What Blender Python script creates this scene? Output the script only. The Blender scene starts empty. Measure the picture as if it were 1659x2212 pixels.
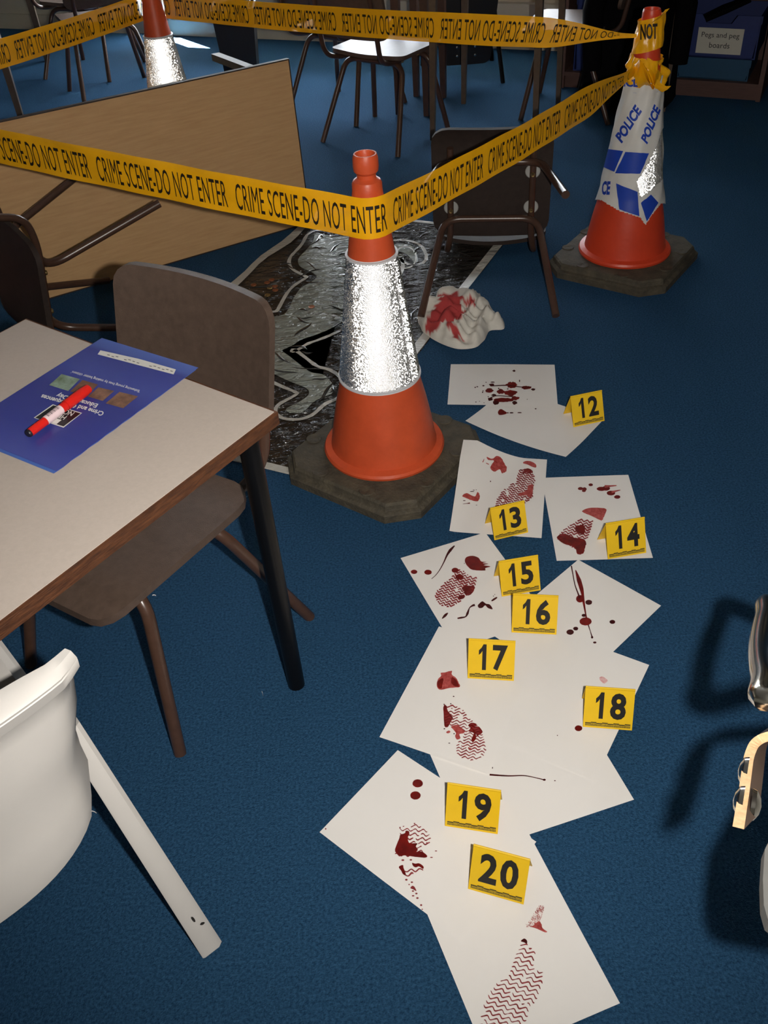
import bpy, bmesh, math, random
from mathutils import Vector, Matrix, noise
random.seed(7)
PI = math.pi
W, H = 1659.0, 2212.0
SC = bpy.context.scene
COL = SC.collection

# ------------------------------------------------------------------ camera
FPX, CAMH, PITCH, ROLL = 2022.935, 1.43431, 0.698921, -0.0711532
_f0 = Vector((0, math.cos(PITCH), -math.sin(PITCH)))
_u0 = Vector((0, math.sin(PITCH), math.cos(PITCH)))
_r0 = Vector((1, 0, 0))
CR = math.cos(ROLL) * _r0 + math.sin(ROLL) * _u0
CU = -math.sin(ROLL) * _r0 + math.cos(ROLL) * _u0
CF = _f0
CAM = Vector((0, 0, CAMH))
cd = bpy.data.cameras.new('camera')
cam = bpy.data.objects.new('camera', cd)
COL.objects.link(cam)
cam.matrix_world = Matrix((
    (CR.x, CU.x, -CF.x, CAM.x), (CR.y, CU.y, -CF.y, CAM.y),
    (CR.z, CU.z, -CF.z, CAM.z), (0, 0, 0, 1)))
cd.sensor_fit = 'VERTICAL'
cd.sensor_height = 36.0
cd.sensor_width = 27.0
cd.lens = 36.0 * FPX / H
cd.clip_start = 0.02
SC.camera = cam

# ------------------------------------------------------------------ world, flash, sun, exposure
wd = bpy.data.worlds.new('sky')
SC.world = wd
wd.use_nodes = True
wn = wd.node_tree.nodes
bg = wn['Background']
bg.inputs['Color'].default_value = (0.86, 0.93, 1.0, 1)
bg.inputs['Strength'].default_value = 24.0
SC.view_settings.view_transform = 'Standard'
SC.view_settings.look = 'None'
SC.view_settings.exposure = 0.0
SC.view_settings.gamma = 1.0
SC.view_settings.use_curve_mapping = False

fl_d = bpy.data.lights.new('camera_flash', 'SPOT')      # the compact camera's own flash, beside the lens
fl_d.energy = 128
fl_d.color = (1.0, 0.95, 0.885)
fl_d.shadow_soft_size = 0.011
fl_d.spot_size = math.radians(104)
fl_d.spot_blend = 1.0
flash = bpy.data.objects.new('camera_flash', fl_d)
COL.objects.link(flash)
flash.location = CAM + CR * 0.085 + CU * 0.006
_aim = (CF + CU * 0.13).normalized()
flash.rotation_euler = _aim.to_track_quat('-Z', 'Y').to_euler()

sun_d = bpy.data.lights.new('sun', 'SUN')
sun_d.energy = 420
sun_d.angle = math.radians(0.6)
sun_d.color = (1, 0.97, 0.92)
sun = bpy.data.objects.new('sun', sun_d)
COL.objects.link(sun)
_az = Vector((0.223, -0.315, 0)).normalized()
sun.rotation_euler = (Vector((_az.x * math.cos(math.radians(34)), _az.y * math.cos(math.radians(34)), -math.sin(math.radians(34))))).to_track_quat('-Z', 'Y').to_euler()


# ------------------------------------------------------------------ pixel helpers
def ray(px, py):
    return CF + CR * ((px - W / 2) / FPX) - CU * ((py - H / 2) / FPX)


def fl(px, py, z=0.0):
    d = ray(px, py)
    return CAM + d * ((z - CAMH) / d.z)


def proj(p):
    d = Vector(p) - CAM
    w = d.dot(CF)
    return (W / 2 + FPX * d.dot(CR) / w, H / 2 - FPX * d.dot(CU) / w)


# ------------------------------------------------------------------ materials
MATS = {}


def mat(name, color, rough=0.6, metal=0.0, spec=0.5, noise_amt=0.0, noise_scale=40.0, bump=0.0, bump_scale=200.0,
        color2=None, coat=0.0, alpha=1.0, trans=0.0, stretch=None):
    if name in MATS:
        return MATS[name]
    m = bpy.data.materials.new(name)
    m.use_nodes = True
    nt = m.node_tree
    b = nt.nodes['Principled BSDF']
    c = (color[0], color[1], color[2], 1)
    b.inputs['Base Color'].default_value = c
    b.inputs['Roughness'].default_value = rough
    b.inputs['Metallic'].default_value = metal
    b.inputs['Specular IOR Level'].default_value = spec
    b.inputs['Coat Weight'].default_value = coat
    b.inputs['Coat Roughness'].default_value = 0.1
    b.inputs['Alpha'].default_value = alpha
    b.inputs['Transmission Weight'].default_value = trans
    tc = nt.nodes.new('ShaderNodeTexCoord')
    src = tc.outputs['Object']
    if stretch:
        mp = nt.nodes.new('ShaderNodeMapping')
        mp.inputs['Scale'].default_value = stretch
        nt.links.new(src, mp.inputs['Vector'])
        src = mp.outputs['Vector']
    if noise_amt or color2:
        n = nt.nodes.new('ShaderNodeTexNoise')
        n.inputs['Scale'].default_value = noise_scale
        n.inputs['Detail'].default_value = 6
        n.inputs['Roughness'].default_value = 0.65
        nt.links.new(src, n.inputs['Vector'])
        r = nt.nodes.new('ShaderNodeValToRGB')
        r.color_ramp.elements[0].position = 0.32
        r.color_ramp.elements[1].position = 0.68
        k = noise_amt
        if color2:
            r.color_ramp.elements[0].color = c
            r.color_ramp.elements[1].color = (color2[0], color2[1], color2[2], 1)
        else:
            r.color_ramp.elements[0].color = (c[0] * (1 - k), c[1] * (1 - k), c[2] * (1 - k), 1)
            r.color_ramp.elements[1].color = (min(1, c[0] * (1 + k)), min(1, c[1] * (1 + k)), min(1, c[2] * (1 + k)), 1)
        nt.links.new(n.outputs['Fac'], r.inputs['Fac'])
        nt.links.new(r.outputs['Color'], b.inputs['Base Color'])
    if bump:
        n2 = nt.nodes.new('ShaderNodeTexNoise')
        n2.inputs['Scale'].default_value = bump_scale
        n2.inputs['Detail'].default_value = 4
        nt.links.new(src, n2.inputs['Vector'])
        bp = nt.nodes.new('ShaderNodeBump')
        bp.inputs['Strength'].default_value = min(1.0, bump)
        bp.inputs['Distance'].default_value = 0.004
        nt.links.new(n2.outputs['Fac'], bp.inputs['Height'])
        nt.links.new(bp.outputs['Normal'], b.inputs['Normal'])
    MATS[name] = m
    return m


def wrinkle(m, scale=9.0, dist=0.02, strength=0.6):
    """wrinkled plastic film: two layers of stretched bump in world space"""
    nt = m.node_tree
    b = nt.nodes['Principled BSDF']
    g = nt.nodes.new('ShaderNodeNewGeometry')
    mp = nt.nodes.new('ShaderNodeMapping')
    mp.inputs['Rotation'].default_value = (0, 0, 0.5)
    mp.inputs['Scale'].default_value = (1.0, 2.2, 1)
    nt.links.new(g.outputs['Position'], mp.inputs['Vector'])
    v = nt.nodes.new('ShaderNodeTexVoronoi')
    v.feature = 'SMOOTH_F1'
    v.inputs['Scale'].default_value = scale
    n = nt.nodes.new('ShaderNodeTexNoise')
    n.inputs['Scale'].default_value = scale * 1.6
    n.inputs['Detail'].default_value = 3
    n.inputs['Distortion'].default_value = 1.2
    nt.links.new(mp.outputs['Vector'], v.inputs['Vector'])
    nt.links.new(mp.outputs['Vector'], n.inputs['Vector'])
    a = nt.nodes.new('ShaderNodeMath')
    a.operation = 'ADD'
    nt.links.new(v.outputs['Distance'], a.inputs[0])
    nt.links.new(n.outputs['Fac'], a.inputs[1])
    bp = nt.nodes.new('ShaderNodeBump')
    bp.inputs['Strength'].default_value = strength
    bp.inputs['Distance'].default_value = dist
    nt.links.new(a.outputs[0], bp.inputs['Height'])
    nt.links.new(bp.outputs['Normal'], b.inputs['Normal'])
    return m


CARPET = mat('carpet_blue', (0.0075, 0.036, 0.086), 0.95, spec=0.1, color2=(0.034, 0.108, 0.212), noise_scale=210, bump=0.9, bump_scale=420)
WALLM = mat('wall_cream', (0.55, 0.50, 0.40), 0.8, noise_amt=0.05, noise_scale=4)
CEIL = mat('ceiling_white', (0.7, 0.7, 0.68), 0.9, noise_amt=0.03)
GLASS = mat('window_glass', (1, 1, 1), 0.02, trans=1.0)
FRAMEW = mat('window_frame_white', (0.6, 0.6, 0.58), 0.5, noise_amt=0.03)
CONC = mat('outside_concrete', (0.35, 0.34, 0.32), 0.9, noise_amt=0.1)
ORANGE = mat('cone_orange', (0.58, 0.080, 0.024), 0.42, noise_amt=0.10, noise_scale=14, bump=0.12, bump_scale=90)
ORANGE2 = mat('cone_orange_clean', (0.62, 0.052, 0.016), 0.40, noise_amt=0.06, noise_scale=14, bump=0.1, bump_scale=90)
RUBBER = mat('base_rubber', (0.040, 0.034, 0.024), 0.78, color2=(0.095, 0.078, 0.05), noise_scale=22, bump=0.7, bump_scale=120)
RETRO = mat('retroreflective_sheet', (0.97, 0.97, 0.97), 0.15, metal=1.0, noise_amt=0.01, noise_scale=8)
SLEEVE_EDGE = mat('sleeve_edge', (0.62, 0.62, 0.64), 0.35, noise_amt=0.04)
TAPE = mat('tape_yellow', (0.97, 0.46, 0.005), 0.33, alpha=0.93, noise_amt=0.05, noise_scale=20)
TAPEK = mat('tape_black_ink', (0.020, 0.013, 0.008), 0.45, noise_amt=0.2, noise_scale=60)
TAPEW = mat('police_tape_white', (0.72, 0.70, 0.66), 0.32, noise_amt=0.04, noise_scale=12, bump=0.12, bump_scale=30)
TAPEB = mat('police_tape_blue', (0.012, 0.055, 0.42), 0.35, noise_amt=0.06, noise_scale=30)
PAPER = mat('paper_white', (0.80, 0.775, 0.745), 0.75, spec=0.25, noise_amt=0.012, noise_scale=6)
MARK = mat('marker_yellow', (0.80, 0.50, 0.006), 0.55, noise_amt=0.03, noise_scale=30)
MARKK = mat('marker_black', (0.012, 0.011, 0.010), 0.5, noise_amt=0.15, noise_scale=90)
MARKO = mat('marker_scale_olive', (0.36, 0.24, 0.01), 0.6, noise_amt=0.35, noise_scale=400)
BLOOD = mat('blood_dark', (0.085, 0.003, 0.003), 0.34, color2=(0.20, 0.008, 0.005), noise_scale=70, spec=0.4)
BLOODK = mat('blood_clot', (0.030, 0.005, 0.006), 0.28, color2=(0.075, 0.006, 0.006), noise_scale=90, spec=0.4)
PRINT = mat('blood_print', (0.16, 0.010, 0.013), 0.6, color2=(0.30, 0.030, 0.035), noise_scale=120)
SMEAR = mat('blood_smear', (0.26, 0.010, 0.008), 0.55, color2=(0.52, 0.11, 0.10), noise_scale=150)
SMEARP = mat('blood_smear_pale', (0.62, 0.26, 0.26), 0.6, color2=(0.76, 0.55, 0.53), noise_scale=190)
BROWN = mat('chair_brown', (0.085, 0.056, 0.042), 0.5, noise_amt=0.16, noise_scale=60, bump=0.2, bump_scale=600, spec=0.5)
BROWND = mat('chair_brown_edge', (0.12, 0.095, 0.075), 0.5, noise_amt=0.1)
TUBE = mat('tube_brown', (0.070, 0.036, 0.024), 0.30, noise_amt=0.12, noise_scale=50, spec=0.6)
TUBEG = mat('tube_grey_brown', (0.115, 0.080, 0.055), 0.38, noise_amt=0.12, noise_scale=50)
WASHER = mat('washer_plastic', (0.42, 0.42, 0.40), 0.5, noise_amt=0.05)
BRASS = mat('bolt_brass', (0.45, 0.33, 0.14), 0.3, metal=0.9, noise_amt=0.05)
TOPG = mat('table_laminate', (0.47, 0.405, 0.355), 0.55, noise_amt=0.035, noise_scale=140, spec=0.3)
EDGEW = mat('table_edge_wood', (0.045, 0.015, 0.006), 0.5, color2=(0.12, 0.042, 0.015), noise_scale=30, stretch=(1, 1, 6), bump=0.5, bump_scale=60)
BLACKM = mat('black_leg', (0.003, 0.003, 0.0035), 0.36, spec=0.3, noise_amt=0.1)
BEECH = mat('beech_laminate', (0.55, 0.33, 0.155), 0.55, color2=(0.64, 0.405, 0.20), noise_scale=7, stretch=(1.2, 14, 14), spec=0.3)
LIP = mat('table_lipping', (0.035, 0.02, 0.013), 0.55, noise_amt=0.1)
STEELM = mat('worn_steel', (0.10, 0.085, 0.06), 0.62, spec=0.25, noise_amt=0.2, noise_scale=30)
WHITEP = mat('white_plastic', (0.60, 0.575, 0.545), 0.36, noise_amt=0.02, noise_scale=10, spec=0.45)
SCUFF = mat('scuff_mark', (0.03, 0.025, 0.02), 0.7, noise_amt=0.4, noise_scale=300)
PLY = mat('plywood_edge', (0.40, 0.24, 0.12), 0.6, color2=(0.55, 0.36, 0.20), noise_scale=160, stretch=(1, 1, 1))
PLYF = mat('plywood_face', (0.055, 0.033, 0.022), 0.4, noise_amt=0.2, noise_scale=30)
CHROME = mat('chrome', (0.72, 0.68, 0.60), 0.16, metal=1.0, noise_amt=0.03)
GREYP = mat('grey_plastic', (0.10, 0.10, 0.095), 0.4, noise_amt=0.06)
BLACKP = mat('black_plastic', (0.006, 0.006, 0.007), 0.45, noise_amt=0.1)
CLOTHK = mat('black_cloth', (0.004, 0.004, 0.005), 0.95, spec=0.05, noise_amt=0.2, noise_scale=80)
MATK = wrinkle(mat('mat_black_film', (0.022, 0.018, 0.015), 0.11), 16, 0.03, 0.75)
MATG = wrinkle(mat('mat_grey_figure', (0.27, 0.29, 0.255), 0.13), 16, 0.03, 0.60)
MATW = wrinkle(mat('mat_white_line', (0.50, 0.48, 0.43), 0.3), 11, 0.02, 0.35)
COPPER = mat('coin_copper', (0.36, 0.13, 0.055), 0.35, metal=0.6, noise_amt=0.25, noise_scale=60)
COINB = mat('coin_brass', (0.32, 0.22, 0.08), 0.35, metal=0.6, noise_amt=0.25, noise_scale=60)
BLUEPR = mat('booklet_blue', (0.040, 0.052, 0.26), 0.30, spec=0.4, noise_amt=0.05, noise_scale=8)
BLUEPR2 = mat('booklet_light_blue', (0.075, 0.15, 0.46), 0.30, spec=0.4, noise_amt=0.05, noise_scale=8)
WHITEPR = mat('white_print', (0.72, 0.70, 0.66), 0.5, noise_amt=0.02)
BLACKPR = mat('black_print', (0.012, 0.011, 0.014), 0.4, noise_amt=0.1)
PENR = mat('pen_red', (0.62, 0.016, 0.010), 0.28, noise_amt=0.04)
PENW = mat('pen_label', (0.75, 0.58, 0.60), 0.45, noise_amt=0.06, noise_scale=120)
PHA = mat('photo_print_green', (0.10, 0.14, 0.06), 0.4, color2=(0.30, 0.40, 0.34), noise_scale=45)
PHB = mat('photo_print_brown', (0.22, 0.10, 0.05), 0.4, color2=(0.10, 0.05, 0.04), noise_scale=70)
PHC = mat('photo_print_dark', (0.10, 0.05, 0.03), 0.4, color2=(0.30, 0.16, 0.10), noise_scale=60)
BLUETR = mat('tray_blue', (0.012, 0.030, 0.16), 0.45, noise_amt=0.05)
BLUETR2 = mat('box_teal_blue', (0.012, 0.075, 0.16), 0.45, noise_amt=0.05)
SHELFW = mat('shelf_brown', (0.11, 0.055, 0.045), 0.6, noise_amt=0.15, noise_scale=20, stretch=(1, 1, 8))
CARD = mat('label_card', (0.66, 0.64, 0.55), 0.7, noise_amt=0.02)
GREEN = mat('green_fabric', (0.10, 0.22, 0.02), 0.8, noise_amt=0.2)
SHIRT = mat('white_rag', (0.66, 0.63, 0.57), 0.9, spec=0.1, noise_amt=0.03, noise_scale=30, bump=0.3, bump_scale=500)


# ------------------------------------------------------------------ mesh helpers
class MB:
    def __init__(s):
        s.v = []
        s.f = []

    def add(s, vs, fs):
        o = len(s.v)
        s.v += [tuple(x) for x in vs]
        s.f += [tuple(i + o for i in f) for f in fs]
        return s

    def box(s, x0, x1, y0, y1, z0, z1, M=None):
        vs = [Vector((x, y, z)) for z in (z0, z1) for y in (y0, y1) for x in (x0, x1)]
        if M is not None:
            vs = [M @ v for v in vs]
        return s.add(vs, [(0, 2, 3, 1), (4, 5, 7, 6), (0, 1, 5, 4), (2, 6, 7, 3), (0, 4, 6, 2), (1, 3, 7, 5)])

    def tube(s, pts, r, n=10, caps=True, flat=1.0):
        pts = [Vector(p) for p in pts]
        m = len(pts)
        rs = r if isinstance(r, (list, tuple)) else [r] * m
        T = []
        for i in range(m):
            t = pts[min(i + 1, m - 1)] - pts[max(i - 1, 0)]
            T.append(t.normalized())
        a = Vector((0, 0, 1)) if abs(T[0].z) < 0.9 else Vector((0, 1, 0))
        N = (a - T[0] * a.dot(T[0])).normalized()
        vs = []
        for i in range(m):
            N = (N - T[i] * N.dot(T[i])).normalized()
            B = T[i].cross(N)
            for k in range(n):
                q = 2 * PI * k / n
                vs.append(pts[i] + (N * math.cos(q) * flat + B * math.sin(q)) * rs[i])
        fs = []
        for i in range(m - 1):
            for k in range(n):
                fs.append((i * n + k, i * n + (k + 1) % n, (i + 1) * n + (k + 1) % n, (i + 1) * n + k))
        if caps:
            fs.append(tuple(range(n - 1, -1, -1)))
            fs.append(tuple((m - 1) * n + k for k in range(n)))
        return s.add(vs, fs)

    def lathe(s, prof, n=48, c=(0, 0), M=None, caps=False, wob=None):
        vs = []
        for (r, z) in prof:
            for k in range(n):
                q = 2 * PI * k / n
                rr = r * (wob(q, z) if wob else 1)
                v = Vector((c[0] + rr * math.cos(q), c[1] + rr * math.sin(q), z))
                vs.append(M @ v if M is not None else v)
        fs = []
        for i in range(len(prof) - 1):
            for k in range(n):
                fs.append((i * n + k, i * n + (k + 1) % n, (i + 1) * n + (k + 1) % n, (i + 1) * n + k))
        if caps:
            fs.append(tuple(range(n - 1, -1, -1)))
            fs.append(tuple((len(prof) - 1) * n + k for k in range(n)))
        return s.add(vs, fs)

    def poly(s, pts):
        return s.add(pts, [tuple(range(len(pts)))])

    def prism(s, pts2, z0, z1, M=None):
        n = len(pts2)
        vs = [Vector((p[0], p[1], z0)) for p in pts2] + [Vector((p[0], p[1], z1)) for p in pts2]
        if M is not None:
            vs = [M @ v for v in vs]
        fs = [tuple(range(n - 1, -1, -1)), tuple(range(n, 2 * n))]
        fs += [(i, (i + 1) % n, n + (i + 1) % n, n + i) for i in range(n)]
        return s.add(vs, fs)

    def build(s, name, m, parent=None, smooth=True, angle=38, loc=None, kind=None, label=None, group=None, cat=None):
        me = bpy.data.meshes.new(name)
        me.from_pydata(s.v, [], s.f)
        me.update()
        o = bpy.data.objects.new(name, me)
        COL.objects.link(o)
        me.materials.append(m)
        if smooth:
            me.shade_smooth()
            me.set_sharp_from_angle(angle=math.radians(angle))
        if parent:
            o.parent = parent
        if loc is not None:
            o.location = loc
        tag(o, label, cat, group, kind)
        return o


def tag(o, label=None, cat=None, group=None, kind=None):
    if label:
        o['label'] = label
    if cat:
        o['category'] = cat
    if group:
        o['group'] = group
    if kind:
        o['kind'] = kind
    return o


def empty(name, loc, label=None, cat=None, group=None, rz=0.0, kind=None):
    o = bpy.data.objects.new(name, None)
    COL.objects.link(o)
    o.empty_display_size = 0.05
    o.location = loc
    o.rotation_euler = (0, 0, rz)
    return tag(o, label, cat, group, kind)


def copy_tree(o, parent=None):
    c = o.copy()
    COL.objects.link(c)
    c.parent = parent
    for ch in list(o.children):
        copy_tree(ch, c)
    return c


def catmull(pts, n=6, closed=True):
    out = []
    m = len(pts)
    rng = range(m) if closed else range(m - 1)
    for i in rng:
        if closed:
            p = [Vector(pts[(i + k) % m]) for k in (-1, 0, 1, 2)]
        else:
            p = [Vector(pts[max(0, min(m - 1, i + k))]) for k in (-1, 0, 1, 2)]
        for j in range(n):
            t = j / n
            out.append(0.5 * ((2 * p[1]) + (p[2] - p[0]) * t + (2 * p[0] - 5 * p[1] + 4 * p[2] - p[3]) * t * t
                              + (3 * p[1] - p[0] - 3 * p[2] + p[3]) * t ** 3))
    if not closed:
        out.append(Vector(pts[-1]))
    return out


def rounded(pts, r=0.03, n=5):
    """polyline with rounded corners"""
    pts = [Vector(p) for p in pts]
    out = [pts[0]]
    for i in range(1, len(pts) - 1):
        a, b, c = pts[i - 1], pts[i], pts[i + 1]
        d1, d2 = (a - b), (c - b)
        k = min(r, d1.length * 0.49, d2.length * 0.49)
        p1, p2 = b + d1.normalized() * k, b + d2.normalized() * k
        for j in range(n + 1):
            t = j / n
            out.append(p1 * (1 - t) ** 2 + b * 2 * t * (1 - t) + p2 * t * t)
    out.append(pts[-1])
    return out


def panel(name, m, parent, hw, v0, v1, rc, f, nu=12, nv=10, rc_top=None):
    """rounded-corner panel: f(u, v, side) gives the point, side 0 front, 1 back"""
    b = MB()
    rt = rc if rc_top is None else rc_top
    rows = []
    tt = []
    for j in range(5):
        a = j / 4 * PI / 2
        tt.append((v0 + rc * (1 - math.cos(a)), hw - rc * (1 - math.sin(a))))
    for j in range(1, nv):
        tt.append((v0 + rc + (v1 - rt - v0 - rc) * j / nv, hw))
    for j in range(5):
        a = PI / 2 - j / 4 * PI / 2
        tt.append((v1 - rt * (1 - math.cos(a)), hw - rt * (1 - math.sin(a))))
    R = len(tt)
    C = nu + 1
    vs = []
    for sd in (0, 1):
        for (v, h) in tt:
            for k in range(C):
                u = -h + 2 * h * k / nu
                vs.append(f(u, v, sd))
    fs = []
    for j in range(R - 1):
        for k in range(nu):
            a = j * C + k
            fs.append((a, a + 1, a + C + 1, a + C))
            a += R * C
            fs.append((a, a + C, a + C + 1, a + 1))
    loop = [k for k in range(C)] + [j * C + nu for j in range(1, R)] + [(R - 1) * C + k for k in range(nu - 1, -1, -1)] + [j * C for j in range(R - 2, 0, -1)]
    for i in range(len(loop)):
        a, c = loop[i], loop[(i + 1) % len(loop)]
        fs.append((c, a, a + R * C, c + R * C))
    b.add(vs, fs)
    return b.build(name, m, parent, angle=50)


def text_geo(body, bold=0.0, spacing=1.0):
    """flat text outline as (verts2d, faces) in a unit box: x 0..1 over the width, y 0..1 over the height"""
    cu = bpy.data.curves.new('txt', 'FONT')
    cu.body = body
    cu.size = 1.0
    cu.offset = bold
    cu.space_character = spacing
    cu.resolution_u = 3
    cu.fill_mode = 'FRONT'
    ob = bpy.data.objects.new('txt', cu)
    COL.objects.link(ob)
    dg = bpy.context.evaluated_depsgraph_get()
    me = bpy.data.meshes.new_from_object(ob.evaluated_get(dg))
    vs = [(v.co.x, v.co.y) for v in me.vertices]
    fs = [tuple(p.vertices) for p in me.polygons]
    bpy.data.objects.remove(ob)
    bpy.data.curves.remove(cu)
    bpy.data.meshes.remove(me)
    x0 = min(v[0] for v in vs)
    x1 = max(v[0] for v in vs)
    y0 = min(v[1] for v in vs)
    y1 = max(v[1] for v in vs)
    return [((v[0] - x0) / (x1 - x0), (v[1] - y0) / (y1 - y0)) for v in vs], fs


def inside(p, poly):
    c = False
    n = len(poly)
    for i in range(n):
        a, b = poly[i], poly[i - 1]
        if (a[1] > p[1]) != (b[1] > p[1]) and p[0] < (b[0] - a[0]) * (p[1] - a[1]) / (b[1] - a[1]) + a[0]:
            c = not c
    return c


# ------------------------------------------------------------------ room shell
WU = Vector((math.cos(math.radians(-23.5)), math.sin(math.radians(-23.5)), 0))
WN = Vector((WU.y, -WU.x, 0))          # into the room
W0 = Vector((-0.38, 6.22, 0))
RS0, RS1, RD, RH = -4.3, 5.6, 8.2, 2.75


def wp(s, d, z):
    """s along the back wall, d out of the wall into the room"""
    return W0 + WU * s + WN * d + Vector((0, 0, z))


RM = Matrix(((WU.x, WN.x, 0, W0.x), (WU.y, WN.y, 0, W0.y), (0, 0, 1, 0), (0, 0, 0, 1)))


def wbox(b, s0, s1, d0, d1, z0, z1):
    return b.box(s0, s1, d0, d1, z0, z1, RM)


fb = MB()
wbox(fb, RS0, RS1, -0.1, RD, -0.1, 0.0)
fb.build('floor', CARPET, smooth=False, kind='structure', label='dark blue cord carpet covering the classroom floor')
WIN = (-1.0, 1.75, 0.62, 1.40)
PANE = (-1.07, -0.82, 0.08, 0.42)
b = MB()
wbox(b, RS0, RS1, -0.05, 0, WIN[3], RH)
wbox(b, RS0, RS1, -0.05, 0, PANE[3], WIN[2])
wbox(b, RS0, WIN[0], -0.05, 0, WIN[2], WIN[3])
wbox(b, WIN[1], RS1, -0.05, 0, WIN[2], WIN[3])
wbox(b, RS0, PANE[0], -0.05, 0, 0, PANE[3])
wbox(b, PANE[1], RS1, -0.05, 0, 0, PANE[3])
wbox(b, PANE[0], PANE[1], -0.05, 0, 0, PANE[2])
b.build('wall_back', WALLM, smooth=False, kind='structure', label='cream wall at the far end with windows')
for nm, a in (('wall_left', (RS0 - 0.12, RS0, -0.12, RD)), ('wall_right', (RS1, RS1 + 0.12, -0.12, RD)), ('wall_front', (RS0, RS1, RD, RD + 0.12))):
    b = MB()
    wbox(b, a[0], a[1], a[2], a[3], 0, RH)
    b.build(nm, WALLM, smooth=False, kind='structure')
b = MB()
wbox(b, RS0, RS1, -0.12, RD, RH, RH + 0.1)
b.build('ceiling', CEIL, smooth=False, kind='structure')
b = MB()
wbox(b, RS0, PANE[0] - 0.03, 0, 0.018, 0, 0.09)
wbox(b, PANE[1] + 0.03, RS1, 0, 0.018, 0, 0.09)
b.build('baseboard_back', WALLM, smooth=False, kind='structure')
b = MB()
wbox(b, 0.3, RS1, 0, 0.05, 0.16, 0.235)
wbox(b, 0.3, RS1, 0, 0.035, 0.30, 0.33)
b.build('trim_1', WALLM, smooth=False, kind='structure', label='cream pipe boxing along the far wall')

glassm = bpy.data.materials.new('clear_pane')
glassm.use_nodes = True
_n = glassm.node_tree.nodes
_l = glassm.node_tree.links
_n.remove(_n['Principled BSDF'])
_t = _n.new('ShaderNodeBsdfTransparent')
_g = _n.new('ShaderNodeBsdfGlossy')
_g.inputs['Roughness'].default_value = 0.02
_m = _n.new('ShaderNodeMixShader')
_m.inputs['Fac'].default_value = 0.05
_l.new(_t.outputs['BSDF'], _m.inputs[1])
_l.new(_g.outputs['BSDF'], _m.inputs[2])
_l.new(_m.outputs['Shader'], _n['Material Output'].inputs['Surface'])


def window(name, s0, s1, z0, z1, panes, label):
    e = empty(name, wp((s0 + s1) / 2, 0, z0), label, kind='structure')
    inv = Matrix.Translation(-e.location)
    t = 0.035 if s1 - s0 > 1 else 0.02
    b = MB()
    for q in ((s0, s1, z0, z0 + t), (s0, s1, z1 - t, z1), (s0, s0 + t, z0, z1), (s1 - t, s1, z0, z1)):
        b.box(q[0], q[1], -0.047, -0.012, q[2], q[3], inv @ RM)
    b.build('window_frame', FRAMEW, e, smooth=False)
    w = (s1 - s0) / panes
    for i in range(panes):
        if i:
            m = MB()
            m.box(s0 + w * i - 0.02, s0 + w * i + 0.02, -0.044, -0.015, z0 + t, z1 - t, inv @ RM)
            m.build('mullion', FRAMEW, e, smooth=False)
        m = MB()
        m.box(s0 + w * i + t * 0.5, s0 + w * (i + 1) - t * 0.5, -0.032, -0.028, z0 + t * 0.5, z1 - t * 0.5, inv @ RM)
        m.build('pane', glassm, e, smooth=False)
    return e


window('window_1', WIN[0], WIN[1], WIN[2], WIN[3], 3, 'wide three-pane window in the far wall')
window('sun_patch_opening', PANE[0], PANE[1], PANE[2], PANE[3], 1, 'small low glazed opening added in the far wall to let in a sun patch')  # added opening, hidden behind a cone, shaped to throw sun on the carpet
b = MB()
wbox(b, RS0 - 1.5, RS1 + 1, -1.78, -0.05, 2.78, 2.9)  # made-up slab: blocks direct sun at the wide window, clears the low opening
b.build('sun_block_slab', CONC, smooth=False, kind='structure', label='unseen concrete slab added outside to block sun from the wide window')
b = MB()
wbox(b, RS0 - 8, RS1 + 8, -14, -0.10, -0.14, -0.10)
b.build('ground_outside', CONC, smooth=False, kind='structure')
for (s0, s1, z0, z1) in (WIN, PANE):
    pd = bpy.data.lights.new('window_portal', 'AREA')
    pd.shape = 'RECTANGLE'
    pd.size, pd.size_y = s1 - s0, z1 - z0
    pd.cycles.is_portal = True
    po = bpy.data.objects.new('window_portal', pd)
    COL.objects.link(po)
    po.location = wp((s0 + s1) / 2, -0.005, (z0 + z1) / 2)
    po.rotation_euler = Matrix(((-WU.x, 0, -WN.x), (-WU.y, 0, -WN.y), (0, 1, 0))).to_euler()

# ------------------------------------------------------------------ traffic cones
CPROF = [(0.018, 0.60), (0.018, 0.765), (0.0205, 0.773), (0.0235, 0.773), (0.0262, 0.765), (0.0266, 0.748), (0.0255, 0.739), (0.0200, 0.733), (0.0198, 0.725),
         (0.0285, 0.719), (0.0313, 0.713), (0.0318, 0.698), (0.0516, 0.561), (0.0922, 0.258), (0.1095, 0.185), (0.1205, 0.130), (0.1275, 0.085), (0.1315, 0.066),
         (0.140, 0.063), (0.147, 0.0605), (0.1505, 0.054), (0.149, 0.0475), (0.143, 0.0455), (0.12, 0.0455)]


def cone_r(z):
    pr = CPROF[11:18]
    if z >= pr[0][1]:
        return pr[0][0] if z < 0.72 else 0.027
    for (r0, z0), (r1, z1) in zip(pr, pr[1:]):
        if z1 <= z <= z0:
            t = (z0 - z) / (z0 - z1)
            return r0 + (r1 - r0) * t
    return pr[-1][0]


def octo(a, k, i):
    D = (2 * a - k) / math.sqrt(2) - i
    h = a - i
    kk = 2 * h - math.sqrt(2) * D
    return [(h, -h + kk), (h, h - kk), (h - kk, h), (-h + kk, h), (-h, h - kk), (-h, -h + kk), (-h + kk, -h), (h - kk, -h)]


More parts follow.
